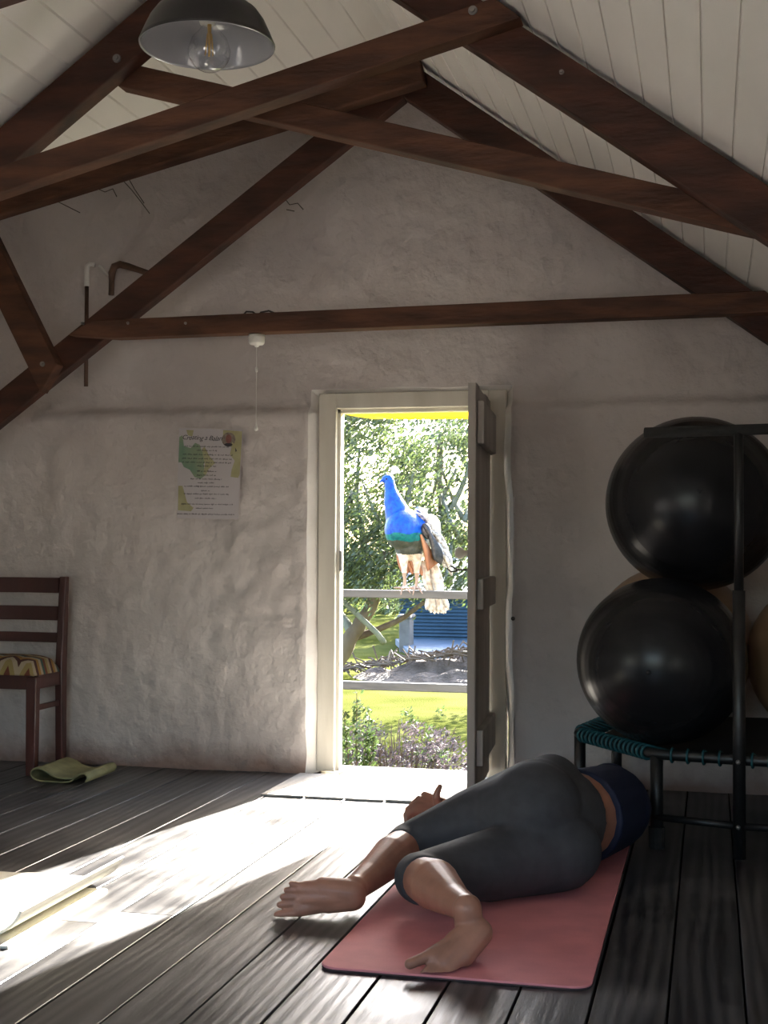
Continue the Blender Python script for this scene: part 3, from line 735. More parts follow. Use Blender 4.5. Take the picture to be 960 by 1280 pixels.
# pink mat under the person
def rounded(x0, x1, y0, y1, r, n=8):
    pts = []
    for cx, cy, a0 in ((x1-r, y1-r, 0), (x0+r, y1-r, PI/2), (x0+r, y0+r, PI), (x1-r, y0+r, 1.5*PI)):
        pts += [(cx+r*math.cos(a0+PI/2*k/n), cy+r*math.sin(a0+PI/2*k/n)) for k in range(n+1)]
    return pts
MX0, MX1, MY0, MY1 = -.905, -.262, 3.125, 4.92
pm = empty('yoga_mat', ((MX0+MX1)/2, MY0, 0), 'pink yoga mat with rounded corners under the lying person', 'yoga mat')
b = MB(); b.prism([(x, y, .005) for x, y in rounded(MX0, MX1, MY0, MY1, .045)], (0, 0, .006)); b.build('top_face', M['pink'], pm, bevel=.002)
b = MB(); b.prism([(x, y, .0015) for x, y in rounded(MX0+.001, MX1-.001, MY0+.001, MY1-.001, .044)], (0, 0, .0034)); b.build('underside', M['darkedge'], pm)

# ---------------------------------------------------------------- rebounder trampoline with a T handle
def trampoline():
    s = .54; a0 = math.radians(-11); zt = .315
    c0 = Vector((-.18, 4.68, 0)); cs = [c0.copy()]; d = a0
    for i in range(7): cs.append(cs[-1]+Vector((math.cos(d), math.sin(d), 0))*s); d += PI/4
    ctr = sum(cs, Vector())/8
    lim = max(c.y for c in cs)
    t = empty('trampoline', ctr, 'black octagonal mini trampoline with teal bungee cords and a T shaped handle bar', 'trampoline')
    r = .018
    loop = []
    for i in range(8):
        p, n_, m_ = cs[i-1], cs[i], cs[(i+1) % 8]
        e1 = (p-n_).normalized(); e2 = (m_-n_).normalized()
        for k in range(5):
            f = k/4; loop.append((n_+e1*.03).lerp(n_, f).lerp(n_.lerp(n_+e2*.03, f), f)+Vector((0, 0, zt)))
    b = MB(); b.tube(loop, r, 12, closed=True); b.build('frame_ring', M['tube'], t, smooth=True)
    b = MB(); ins = [ctr+(c-ctr)*.86 for c in cs]
    b.prism([(c.x, c.y, zt-.006) for c in ins], (0, 0, .005)); b.build('jumping_mat', M['jump'], t)
    for i in range(8):
        c = cs[i]; b = MB(); cc = ctr+(c-ctr)*.985
        b.tube([cc+Vector((0, 0, zt-.005)), cc+Vector((0, 0, .02))], .0215, 12); lg = b.build('leg', M['tube'], t, smooth=True)
        b = MB(); b.tube([cc+Vector((0, 0, .07)), cc+Vector((0, 0, .0005))], .027, 14); b.build('foot', M['foam'], lg)
    for i in range(8):
        p, q_ = cs[i], cs[(i+1) % 8]; e = (q_-p).normalized(); inn = (ctr-(p+q_)/2).normalized()
        dense = i == 7
        n = 16 if dense else 9
        b = MB()
        for k in range(n):
            base = p + e*(s*(.06+.88*(k+.5)/n))
            pts = []
            for j in range(9):
                an = PI*.5 + PI*1.1*j/8
                pts.append(base + Vector((0, 0, zt)) - inn*(-math.sin(an)*0) + Vector((0, 0, 1))*(math.sin(an)*(r+.005)) + inn*(math.cos(an)*(r+.005)))
            tail = base + inn*(.075) + e*(.02 if dense else 0) + Vector((0, 0, zt-.001))
            b.tube([tail+Vector((0, 0, .004))] + pts + [tail-Vector((0, 0, .004))-e*(.0 if dense else 0)], .0055 if dense else .0042, 7)
        b.build('bungee_cord', M['teal'], t, smooth=True)
    # handle: pole clamped to the front edge, with a crossbar
    ed = Vector((math.cos(a0), math.sin(a0), 0)); on = Vector((ed.y, -ed.x, 0))
    pb_ = c0+ed*.285+on*.036
    topz = 1.395
    b = MB(); b.tube([pb_+Vector((0, 0, .0005)), pb_+Vector((0, 0, .87))], .0205, 16); pole = b.build('pole', M['tube'], t, smooth=True)
    b = MB(); b.tube([pb_+Vector((0, 0, .85)), pb_+Vector((0, 0, topz))], .0155, 14); b.build('inner_pole', M['tube'], pole, smooth=True)
    b = MB(); b.tube([pb_+Vector((0, 0, topz))-ed*.31, pb_+Vector((0, 0, topz))+ed*.31], .018, 14); b.build('handle_bar', M['foam'], t, smooth=True)
    b = MB(); b.tube([c0*1+on*.0+Vector((0, 0, .105)), pb_+Vector((0, 0, .105))], .0125, 12); b.tube([pb_+Vector((0, 0, .105)), cs[1]+Vector((0, 0, .105))], .0125, 12); b.build('lower_brace', M['tube'], t, smooth=True)
    for z in (.105, zt):
        p = pb_+on*.02+Vector((0, 0, z)); b = MB(); b.ball(p, .008, 12, 8); b.build('bolt', M['steel'], t, smooth=True)
    return zt, lim
ZT, LIM = trampoline()

# ---------------------------------------------------------------- exercise balls
def ex_ball(name, c, r, m, label, ax=(0, 0, 1), squash=1.0):
    t = empty(name, (c[0], c[1], c[2]-r*squash), label, 'exercise ball', 'exercise balls on the trampoline')
    b = MB(); prof = []
    n = 120
    for i in range(n+1):
        a = PI*i/n; k = abs(i-n/2); rr = r
        if k < 42: rr += (.0006 if i % 4 == 0 else 0)
        prof.append((max(.0002, rr*math.sin(a)), -rr*math.cos(a)))
    b.lathe(prof, (0, 0, 0), 64)
    rot = Vector((0, 0, 1)).rotation_difference(Vector(ax).normalized()).to_matrix()
    for i in range(len(b.v)):
        v = rot @ b.v[i]; v.z *= squash; b.v[i] = v+Vector(c)
    b.build('ball_skin', m, t, smooth=True)
    b = MB(); p = MB(); p.lathe([(.0003, .004), (.007, .004), (.008, 0), (.014, -.001), (.02, -.006)], (0, 0, r), 16)
    for i in range(len(p.v)): v = rot @ p.v[i]; v.z *= squash; p.v[i] = v+Vector(c)
    p.build('valve_plug', m, t, smooth=True)
B1 = at(827, 818, 4.845); ex_ball('exercise_ball', (B1.x, 4.845, ZT+.3), .293, M['black'], 'glossy black exercise ball resting on the trampoline, lower of the two black ones', (-.1, -.9, -.05), .985)
ex_ball('exercise_ball', (-.142, 5.460, ZT+.316), .312, M['tan'], 'tan exercise ball squeezed behind the lower black ball against the wall', (.4, -.3, .8), .985)
B3 = at(869, 631, 5.115); ex_ball('exercise_ball', (B3.x, 5.115, B3.z+.004), .325, M['black'], 'big black exercise ball perched on top of the others', (.05, -.9, .1), .98)
ex_ball('exercise_ball', (.43, 5.12, ZT+.298), .30, M['tan'], 'tan exercise ball at the right edge behind the handle pole', (.3, .3, .8), .985)

# ---------------------------------------------------------------- the person lying on the pink mat
def person():
    t = empty('person', (-.47, 4.05, .011), 'barefoot person in charcoal leggings and navy top lying curled up on the pink mat', 'person')
    V = Vector
    pel = V((-.465, 4.07, .20)); wai = V((-.365, 4.31, .165)); che = V((-.325, 4.54, .155))
    hipL = at(672, 1003, 4.05); hipR = at(690, 1070, 4.02)
    knL = at(512, 1056, 3.97); knR = at(524, 1097, 3.62)
    anL = at(444, 1110, 3.60); anR = at(584, 1136, 3.26)
    S = MB()       # skin
    G = MB()       # leggings
    B = MB()       # top
    i_ = .005
    # pelvis and seat, thighs, calves
    def both(p, r0, q, r1, cp=True, cq=True, sk=True):
        cone(G, p, r0+i_, q, r1+i_, cp, cq)
        if sk: cone(S, p, r0-.004, q, r1-.004)
    bL = at(668, 1012, 3.98); bR = at(690, 1062, 3.97)
    for c, r in ((bL, (.135, .12, .135)), (bR, (.14, .12, .115))):
        ell(G, c, *[k+i_ for k in r]); ell(S, c, *[k-.006 for k in r])
    both(bL, .128, hipL.lerp(knL, .4), .1); both(bR, .118, hipR.lerp(knR, .4), .098); ell(G, pel+V((0, .05, 0)), .125, .14, .185); ell(S, pel+V((0, .05, 0)), .118, .14, .178)
    both(hipL, .125, hipL.lerp(knL, .5), .098); both(hipL.lerp(knL, .5), .098, knL, .062)
    both(hipR, .118, hipR.lerp(knR, .5), .096); both(hipR.lerp(knR, .5), .096, knR, .062)
    dL = (anL-knL).normalized(); dR = (anR-knR).normalized()
    cone(G, knL, .062+i_, knL+dL*.062, .059+i_, True, False); cone(G, knR, .064+i_, knR+dR*.05, .063+i_, True, False)
    # waist band
    cone(G, pel, .152, pel.lerp(wai, .33), .150, True, False)
    S_w = pel.lerp(wai, .5)
    cone(S, pel+V((0, .06, 0)), .142, wai, .13)
    cone(S, wai, .128, che, .122)
    cone(B, pel.lerp(wai, .66), .143+i_, che, .134+i_, False, True)
    ell(S, che+V((-.02, .0, 0)), .15, .17, .105); ell(B, che+V((-.02, 0, 0)), .162, .18, .117)
    shL = V((-.33, 4.66, .215)); shR = V((-.42, 4.64, .075))
    cone(S, che, .1, shL, .058); cone(S, che, .1, shR, .058); cone(B, che, .112, che.lerp(shL, .8), .083); cone(B, che, .112, che.lerp(shR, .75), .075)
    # calves
    for kn, an, cr in ((knL, anL, .058), (knR, anR, .066)):
        m_ = kn.lerp(an, .35); back = V((0, -.0, .008))
        cone(S, kn, .057, m_+back, cr); cone(S, m_+back, cr, kn.lerp(an, .75), .042); cone(S, kn.lerp(an, .75), .042, an, .034)
    # feet: heel, axis to the toes, axis to the big-toe side, outward normal of the sole
    def foot(heel, a, bside, sc=1.0, spl=0, ah=.1):
        a = a.normalized(); bside = (bside-a*bside.dot(a)).normalized(); n = a.cross(bside)
        if n.y > 0: n = -n
        def q(l, w, h): return heel+(a*l+bside*w-n*h)*sc
        c = lambda p, r0, w, r1: cone(S, q(*p), r0*sc, q(*w), r1*sc, n=14)
        c((.036, -.006, .034), .037, (.11, -.02, .03), .031); c((.036, .006, .036), .036, (.10, .016, .038), .029); c((.05, 0, .03), .03, (.16, 0, .026), .026)
        c((.10, .014, .04), .027, (.175, .027, .024), .024); c((.11, -.018, .028), .028, (.165, -.024, .02), .02)
        c((.10, 0, .045), .028, (.17, .004, .024), .022); c((.045, 0, .075), .036, (.13, .004, .042), .026)
        c((.035, 0, .04), .034, (.045, 0, ah), .035)
        toes = [((.178, .034, .017), (.232, .041+spl, .013), .0145, .0135), ((.18, .012, .016), (.226, .0125, .011), .0092, .0088), ((.175, -.005, .015), (.217, -.007, .0105), .0088, .0082), ((.168, -.02, .014), (.206, -.0245, .01), .0084, .0078), ((.158, -.033, .013), (.191, -.040, .0095), .0084, .0076)]
        for p, w, r0, r1 in toes: c(p, r0, w, r1)
        return q(.048, 0, ah)
    # left foot: on its inner edge, sole to the viewer, toes to the left
    hl = at(454, 1120, 3.55); hl.z = max(hl.z, .05)
    tl = at(340, 1126, 3.53)
    qL = foot(hl, tl-hl, V((0.0, -.12, -1)), 1.03)
    cone(S, qL, .035, anL, .036)
    # right foot: toes tucked down on the mat, heel up
    hr = at(612, 1147, 3.25)
    aa = V((-.57, -.62, -.5))
    qR = foot(hr, aa, V((-.8, 0, .55)), .95, .010, .065)
    cone(S, qR, .034, anR, .036)
    # neck, head (face turned left, chin tucked)
    hd = V((-.455, 4.875, .118))
    cone(S, che+V((-.03, .1, .0)), .062, hd+V((.02, -.07, 0)), .052)
    ell(S, hd, .098, .108, .077); ell(S, hd+V((-.055, -.05, 0)), .05, .06, .052)   # skull, jaw
    cone(S, hd+V((-.095, -.01, 0)), .012, hd+V((-.115, -.03, 0)), .013)            # nose
    cone(S, hd+V((-.088, -.065, -.016)), .01, hd+V((-.088, -.065, .016)), .01)     # lips
    for s in (-1, 1):
        ell(S, hd+V((.012, -.015, s*.076)), .018, .03, .008)                       # ears
        cone(S, hd+V((-.088, .012, s*.02)), .012, hd+V((-.088, .014, s*.042)), .011)  # brow
    # left arm reaching forward along the floor, hand behind the thigh
    wrL = at(566, 1010, 4.44); elL = (shL+wrL)/2 + V((-.02, .09, .02))
    cone(S, shL, .056, elL, .042); cone(S, elL, .043, wrL, .027)
    # hand: palm, four curled fingers, thumb up
    kn_ = [at(531, 994, 4.42), at(524, 999, 4.40), at(519, 1006, 4.385), at(517, 1014, 4.375)]
    pc = at(545, 1008, 4.43)
    for k, p in enumerate(kn_): cone(S, pc.lerp(wrL, .4)+V((0, 0, .012-.008*k)), .018, p, .0135, n=12)
    ell(S, pc, .042, .022, .034)
    for k, p in enumerate(kn_):
        m1 = p+V((-.022, -.012, -.022+.004*k)); m2 = m1+V((.004, -.004, -.026)); m3 = m2+V((.02, .0, -.012))
        cone(S, p, .0125, m1, .0105, n=12); cone(S, m1, .0105, m2, .0095, n=12); cone(S, m2, .0095, m3, .0085, n=12)
    th0 = at(549, 1006, 4.40); th1 = at(545, 997, 4.385); th2 = at(550, 983, 4.39)
    cone(S, th0, .017, th1, .0135, n=12); cone(S, th1, .0135, th1.lerp(th2, .5)+V((-.002, 0, 0)), .0115, n=12); cone(S, th1.lerp(th2, .5)+V((-.002, 0, 0)), .0118, th2, .009, n=12)
    # right arm bent under the head
    elR = V((-.62, 4.70, .052)); wrR = V((-.66, 4.92, .045))
    cone(S, shR, .052, elR, .04); cone(S, elR, .041, wrR, .027); ell(S, wrR+V((.01, .06, -.005)), .04, .05, .016)
    for k in range(4): cone(S, wrR+V((-.022+.016*k, .09, -.005)), .009, wrR+V((-.026+.018*k, .15-.008*abs(k-1), -.012)), .0075, n=10)
    cone(S, wrR+V((.03, .04, 0)), .011, wrR+V((.062, .075, 0)), .009, n=10)
    # nothing sinks below the mat
    for mb_, zz in ((S, .0165), (G, .0155), (B, .0155)):
        for v in mb_.v:
            lim = zz if v.x > MX0 else zz-.010
            if v.z < lim: v.z = lim + (v.z-lim)*.02
    body = fuse(S, 'body', M['skin'], .0034, 3, .5, t)
    fuse(G, 'leggings', M['legging'], .006, 14, .5, t)
    fuse(B, 'top', M['blue'], .006, 10, .5, t)
    H = MB(); ell(H, hd+V((.022, .012, .004)), .098, .112, .086); ell(H, hd+V((.10, -.0, -.01)), .035, .04, .035)
    for v in H.v: v.z = max(v.z, .0125)
    fuse(H, 'hair', M['hair'], .006, 4, .5, t)
person()

# ================================================================== OUTSIDE
GZ = -.5
mb = MB(); n = 60
def gz_(x, y):
    return GZ + .10*noise.noise(Vector((x*.15, y*.15, 0))) + max(0, (y-16))*.004
vs = [(-30+60*i/n, 6.02+60*j/n, gz_(-30+60*i/n, 6.02+60*j/n)) for i in range(n+1) for j in range(n+1)]
mb.add(vs, [(i*(n+1)+j, (i+1)*(n+1)+j, (i+1)*(n+1)+j+1, i*(n+1)+j+1) for i in range(n) for j in range(n)])
struct(mb.build('ground', M['lawn'], smooth=True), 'sunlit lawn outside the door', 'lawn')
mb = MB(); mb.add([(-60, -40, GZ-.05), (60, -40, GZ-.05), (60, 6.05, GZ-.05), (-60, 6.05, GZ-.05)], [(0, 1, 2, 3)]); struct(mb.build('ground_yard', M['bounce_ground']))  # unseen yard, made pale to bounce sunlight up through the windows

# railing the bird stands on
YR = 8.0
rl = empty('railing', (-1.9, YR, GZ), 'weathered grey two rail wooden railing across the doorway outside', 'railing')
for (px0, py0, px1, py1, h) in ((420, 741.5, 592, 744.5, .048), (420, 856.5, 588, 861.5, .05)):
    a = at(px0, py0, YR); c = at(px1, py1, YR); d = (c-a)
    b = MB(); beam(b, a-d*.9, c+d*.9, h, .05); b.build('rail', M['rail'], rl, bevel=.005)
for x in (-2.95, -.72):
    b = MB(); b.box(x, x+.09, YR+.05, YR+.14, GZ-.1, .84); b.build('post', M['rail'], rl, bevel=.006)

# yellow cloth edge hung above the door outside
b = MB(); n = 16
def yc(u, v):
    top = at(424+178*u, 503, 6.28); low = at(424+178*u, 515+9*min(1, u*4)**.6 - 3.0*math.sin(PI*u)*.0, 6.25)
    return top.lerp(low, v)+Vector((0, .01*math.sin(u*14), 0))
vs = [yc(i/n, j/4) for i in range(n+1) for j in range(5)]
b.add(vs, [(i*5+j, (i+1)*5+j, (i+1)*5+j+1, i*5+j+1) for i in range(n) for j in range(4)])
o = b.build('canopy_cloth', M['yellow'], smooth=True); sd = o.modifiers.new('s', 'SOLIDIFY'); sd.thickness = .002
tag(o, 'bright yellow cloth edge hanging above the door outside', 'canopy')

# ---- peacock
def peacock():
    Y = YR+.02; V = Vector
    def p(x, y, dy=0): return at(x, y, Y+dy)
    foot0 = p(520, 738)
    t = empty('peacock', foot0, 'blue peacock standing on the top rail, head turned left, pale tail hanging behind', 'peacock')
    S = MB()
    # torso, neck, head
    ell(S, p(505, 662, .0), .116, .15, .128); ell(S, p(520, 668, .10), .12, .19, .13); ell(S, p(531, 672, .18), .085, .16, .15, Matrix.Rotation(.35, 3, 'Y'))
    ell(S, p(512, 684, .05), .09, .12, .085)
    cone(S, p(500, 650), .088, p(492, 628), .06); cone(S, p(492, 628), .06, p(488, 612), .036); cone(S, p(488, 612), .036, p(487, 602), .03)
    ell(S, p(484.5, 598.5), .036, .028, .026); cone(S, p(481, 600), .017, p(475, 602), .006)
    # thighs and legs, toes gripping the rail
    for (hx, hy, kx, ky, ax_, ay, fx, fy, dy) in ((504, 690, 505, 712, 506, 727, 505, 734.6, -.02), (521, 692, 521, 712, 521, 727, 520, 735, .02)):
        cone(S, p(hx, hy, dy), .037, p(kx, ky-4, dy), .021); cone(S, p(kx, ky-4, dy), .02, p(ax_, ay, dy), .0095); cone(S, p(ax_, ay, dy), .0115, p(fx, fy, dy), .0115)
        for (tx, ty, q_) in ((-13, -.8, -.01), (-4, 8, -.075), (8, 6, -.07), (6, 0, .05)):
            b0 = p(fx, fy+.5, dy); e0 = p(fx+tx*.55, fy+(.2 if q_ > -.03 else .8), dy+q_*.75); e1 = p(fx+tx, fy+1+ty, dy+q_)
            cone(S, b0, .010, e0, .008, n=10); cone(S, e0, .008, e1, .005, n=10)
    body = fuse(S, 'body', [M['pblue'], M['pteal'], M['pbelly'], M['pback'], M['pfluff'], M['pleg'], M['pface']], .0055, 4, .5, t)
    me = body.data; off = world_loc(body)
    r_ = lambda y: 1-(y-688)/F*8.2
    zl = lambda y: at(505, y, Y).z
    z_teal, z_belly, z_leg, z_sh = zl(667), zl(676), zl(692), zl(716)
    for f in me.polygons:
        c = V(f.center)+off; s = noise.noise(c*14)*.014
        rel = at(505, 650, Y)
        lat = c.x-rel.x                    # to the right of the chest
        dep = c.y-Y
        if c.z < z_sh: k = 5
        elif c.z < z_leg+s: k = 4
        elif lat+dep*.55+s > .135 and c.z > zl(700): k = 3
        elif c.z < z_belly+s: k = 2
        elif c.z < z_teal+s: k = 1
        elif c.z > zl(599) and c.z < zl(603.5) and c.x < at(492, 600, Y).x: k = 6
        else: k = 0
        f.material_index = k
    # back plumes (scaled), wing, rust quills, tail
    def feather(b, a, c, w, bend=V((0, 0, 0)), n=8, tipr=.6, nor=V((0, -1, 0))):
        a = V(a); c = V(c); d = (c-a); sd = d.cross(nor).normalized()
        vs = []; fs = []
        for i in range(n+1):
            u = i/n; m = a.lerp(c, u)+bend*math.sin(PI*u); ww = w*(math.sin(PI*min(1, .12+u*tipr*1.25))**.7 if u < .999 else .12)
            vs += [m-sd*ww, m+nor*(.25*ww), m+sd*ww, m-nor*.002]
        for i in range(n):
            for j in range(4): fs.append((i*4+j, i*4+(j+1) % 4, (i+1)*4+(j+1) % 4, (i+1)*4+j))
        b.add(vs, fs)
    random.seed(11)
    b = MB()
    for k in range(60):
        u = random.random(); x = 522+30*u; y = 638+46*u**1.3 + random.uniform(-5, 10); dd = -.03+.12*random.random()
        a = p(x-2, y, dd+.02); c = p(x+8+5*u, y+16+10*u, dd+.03); feather(b, a, c, .018, V((.012, 0, .012)))
    for k in range(10):
        a = p(543+k*.8, 668+k*1.2, .04); c = p(552+k*.35, 700+k*1.2, .05); feather(b, a, c, .013, V((.014, 0, .0)))
    b.build('back_plumage', M['pback'], t, smooth=True)
    b = MB()
    for k in range(9):
        a = p(529+k*1.3, 655+k*2.6, -.075+.004*k); c = p(543+k*1.0, 700+k*.8, -.05+.004*k); feather(b, a, c, .017, V((.02, 0, .01)))
    ell(b, p(533, 664, -.05), .03, .02, .05, Matrix.Rotation(-.3, 3, 'Y'))
    b.build('wing', M['pwing'], t, smooth=True)
    b = MB()
    for k in range(9):
        a = p(526+k*1.0, 668+k*2.2, -.07+.004*k); c = p(535+k*1.5, 714-k*1.2, -.04+.005*k); feather(b, a, c, .015, V((.01, 0, .0)))
    for k in range(5):
        a = p(497+k*5, 692, .05); c = p(504+k*6, 716+k*1.0, .06); feather(b, a, c, .017)
    b.build('rust_quills', M['prust'], t, smooth=True)
    b = MB()
    for k in range(26):
        u = random.random(); a = p(528+16*u, 700+8*random.random(), .09+.03*random.random()); c = p(534+20*u, 738+8*random.random(), .13+.03*random.random()); feather(b, a, c, .02, V((.0, 0, .0)))
    for k in range(24):
        u = k/23; a = p(541+6*u, 728, .14+.02*random.random()); c = p(532+29*u, 762+5*math.sin(PI*u*.9)+random.uniform(-2, 2), .15+.02*random.random()); feather(b, a, c, .017, V((0, 0, 0)))
    b.build('tail_feathers', M['pfluff'], t, smooth=True)
    b = MB()
    for k in range(9):
        a0_ = p(487, 594, .0); an = math.radians(18+k*8); c = a0_+V((math.cos(an)*.055+.01, (k-4)*.004, math.sin(an)*.05)); b.tube([a0_, a0_.lerp(c, .6), c], [.0014, .0011, .001], 5); b.ball(c, .0075, 8, 6)
    b.build('crest', M['pface'], t, smooth=True)  # crest's backlit glow put into its white colour
    b = MB(); b.ball(p(483, 598.5, -.03), .0055, 10, 8); b.build('eye', M['black'], t, smooth=True)
peacock()

# ---- trees, bushes
def leaves(b, c, r, n, size, sc=(1, 1, .8), shell=.5):
    for _ in range(n):
        d = Vector((random.gauss(0, 1), random.gauss(0, 1), random.gauss(0, 1))).normalized(); k = (shell+(1-shell)*random.random())
        p = Vector(c)+Vector((d.x*r*sc[0], d.y*r*sc[1], d.z*r*sc[2]))*k
        a = Vector((random.gauss(0, 1), random.gauss(0, 1), random.gauss(0, 1))).normalized()
        u = a.orthogonal().normalized(); w = a.cross(u); s = size*random.uniform(.6, 1.3)
        b.add([p-u*s, p+w*s*.38+a*s*.1, p+u*s, p-w*s*.38+a*s*.1], [(0, 1, 2, 3)])

def limb(b, pts, r0, r1):
    n = len(pts); pts = [Vector(p) for p in pts]; o = []
    for i in range(n-1):
        for k in range(4): o.append(pts[i].lerp(pts[i+1], k/4)+Vector((random.uniform(-1, 1), random.uniform(-1, 1), random.uniform(-1, 1)))*r0*.12)
    o.append(pts[-1]); b.tube(o, [r0+(r1-r0)*i/(len(o)-1) for i in range(len(o))], 8)

random.seed(21)
YTREE = 13.0
tr = empty('garden_tree', at(418, 832, YTREE), 'big leafy tree with gnarled low branches at the left of the lawn', 'tree')
T = lambda x, y, d=0: at(x, y, YTREE+d)
b = MB(); limb(b, [T(398, 862), T(421, 826), T(436, 802), T(452, 778), T(470, 745), T(484, 690)], .11, .045); limb(b, [T(440, 798), T(470, 788, .2), T(505, 772, .3), T(540, 745, .4)], .04, .02); b.build('trunk', M['bark'], tr, smooth=True)
b = MB(); limb(b, [T(398, 700, -.5), T(425, 748, -.4), T(446, 768, -.3), T(470, 790, -.2), T(480, 803, -.1)], .022, .03); limb(b, [T(440, 790), T(420, 760, .3), T(408, 720, .5), T(400, 650, .6)], .05, .02)
for _ in range(26):
    x = random.uniform(400, 600); y = random.uniform(640, 745); dx = random.uniform(-30, 40); limb(b, [T(x, y, random.uniform(-.6, 1)), T(x+dx*.5, y-24, random.uniform(-.6, 1)), T(x+dx, y-60, random.uniform(-.6, 1))], .028, .012)
for s_ in ([(560, 700), (548, 660), (556, 620), (570, 585)], [(548, 660), (575, 615), (592, 570)], [(470, 735), (455, 680), (445, 620), (450, 560)], [(486, 690), (505, 640), (520, 580)]):
    limb(b, [T(x, y, .2) for x, y in s_], .045, .012)
b.build('branch', M['bark2'], tr, smooth=True)
b = MB()
for _ in range(380):
    x = min(random.uniform(385, 610), random.uniform(385, 680)); y = random.uniform(490, 745)
    if 540 < x < 600 and 560 < y < 640 and random.random() < .8: continue
    if 500 < x < 560 and 505 < y < 560 and random.random() < .6: continue
    leaves(b, T(x, y, random.uniform(-.8, 1.4)), random.uniform(.16, .36), 85, .03, shell=.15)
for _ in range(170):
    x = random.choice((random.uniform(230, 390), random.uniform(600, 800), random.uniform(600, 800))); y = random.uniform(480, 745)
    leaves(b, T(x, y, random.uniform(-.5, 1.6)), random.uniform(.25, .45), 70, .04, shell=.15)
b.build('foliage', M['leafA'], tr)
# a second, paler tree behind with more sky through it
t2_ = empty('background_tree', at(560, 790, 26), 'loose pale tree further back at the right of the lawn', 'tree')
U = lambda x, y, d=0: at(x, y, 26+d)
b = MB(); limb(b, [U(575, 800), U(572, 740), U(560, 680), U(548, 600), U(552, 540)], .2, .05); limb(b, [U(572, 740), U(590, 660), U(604, 580)], .1, .03); b.build('trunk', M['bark'], t2_, smooth=True)
b = MB()
for _ in range(110):
    x = random.uniform(500, 640); y = random.uniform(500, 760)
    if 535 < x < 600 and 560 < y < 630 and random.random() < .75: continue
    leaves(b, U(x, y, random.uniform(-1, 1)), random.uniform(.35, .8), 110, .06, shell=.2)
b.build('foliage', M['leafB'], t2_)
# hedge row far behind
hd_ = empty('hedge', at(470, 800, 30), 'dark green hedge along the back of the lawn', 'hedge')
b = MB()
for k in range(120):
    leaves(b, at(random.uniform(250, 800), random.uniform(690, 800), 30+random.uniform(-.8, .8)), .6, 70, .12, shell=.2)
b.build('foliage', M['leafB'], hd_)
b = MB()
for k in range(7):
    q0 = at(380+38*k, 812, 30); limb(b, [q0, q0+Vector((random.uniform(-.3, .3), 0, 1.2)), q0+Vector((random.uniform(-.6, .6), 0, 2.2))], .07, .03)
b.build('stem', M['bark'], hd_)

# corrugated blue shed with its slab
YS = 20.5
A = at(499, 815, YS); C_ = at(640, 828, YS)
sh = empty('shed', (A.x+1.2, YS, A.z), 'blue grey corrugated iron shed beyond the lawn', 'shed')
b = MB(); ztop = at(512, 742, YS).z; n = 64
x0, x1 = A.x, A.x+3.2; z0 = gz_(A.x, YS)-.05
prof = [(YS - .02*math.cos(2*PI*k/8), z0+(ztop-z0)*k/(n*2)) for k in range(n*2+1)]
vs = [(x0, y, z) for y, z in prof] + [(x1, y, z) for y, z in prof]; m = len(prof)
b.add(vs, [(k, k+1, m+k+1, m+k) for k in range(m-1)]); b.box(x0, x1, YS+.05, YS+2.2, z0, ztop-.01); b.build('wall', M['shed'], sh)
b = MB(); b.prism([(x0-.15, YS-.25, ztop), (x0-.15, YS+2.4, ztop+.5), (x0-.15, YS+2.4, ztop+.55), (x0-.15, YS-.25, ztop+.05)], (3.5, 0, 0)); b.build('roof', M['slab'], sh)
b = MB(); e0 = onz(488, 812, GZ+.03); e1 = onz(600, 836, GZ+.03)
b.prism([(x0+.75, YS-2.4, GZ-.05), (x1, YS-2.4, GZ-.05), (x1, YS-.05, GZ+.02), (x0-.05, YS-.05, GZ+.02)], (0, 0, .1)); tag(b.build('concrete_slab', M['slab'], bevel=.01), 'pale blue concrete slab in front of the shed', 'slab')
# stone pillar seen under the bird's tail
pc_ = at(507, 800, 19.5); b = MB(); b.box(pc_.x-.08, pc_.x+.08, 19.4, 19.7, GZ-.1, at(507, 770, 19.5).z); b.box(pc_.x-.1, pc_.x+.1, 19.36, 19.74, at(507, 773, 19.5).z, at(507, 768, 19.5).z)
tag(b.build('gate_pillar', M['stone'], bevel=.02), 'pale stone pillar standing left of the shed', 'pillar')

# heap of dry brush
hp = onz(545, 846, GZ); 
b = MB(); n = 36; cx, cy = hp.x+.55, hp.y-.3
vs = []
for i in range(n+1):
    for j in range(n+1):
        u, v = i/n*2-1, j/n*2-1; r = math.hypot(u, v); h = max(0, 1-r)**.7*.27*(1+.9*noise.noise(Vector((u*5, v*5, 2))))
        vs.append((cx+u*1.5, cy+v*.9, gz_(cx+u*1.5, cy+v*.9)-.02+h))
b.add(vs, [(i*(n+1)+j, (i+1)*(n+1)+j, (i+1)*(n+1)+j+1, i*(n+1)+j+1) for i in range(n) for j in range(n)])
hpo = empty('brush_heap', (cx, cy, GZ), 'low brown heap of dry brush on the lawn in front of the shed', 'brush heap')
b.build('mound', M['rubble'], hpo, smooth=True)
b = MB()
for _ in range(260):
    u = random.uniform(-1.5, .6); v = random.uniform(-.6, .6); q0 = Vector((cx+u*1.25, cy+v*.8, GZ+.06+max(0, .3-.2*abs(u)))); dv = Vector((random.gauss(0, 1), random.gauss(0, .6), random.uniform(-.1, .5))).normalized()*random.uniform(.15, .4)
    b.tube([q0-dv*.5, q0, q0+dv*.5+Vector((0, 0, random.uniform(-.03, .03)))], .009, 4)
tw = b.build('twig', M['twig'], hpo); tw['kind'] = 'stuff'

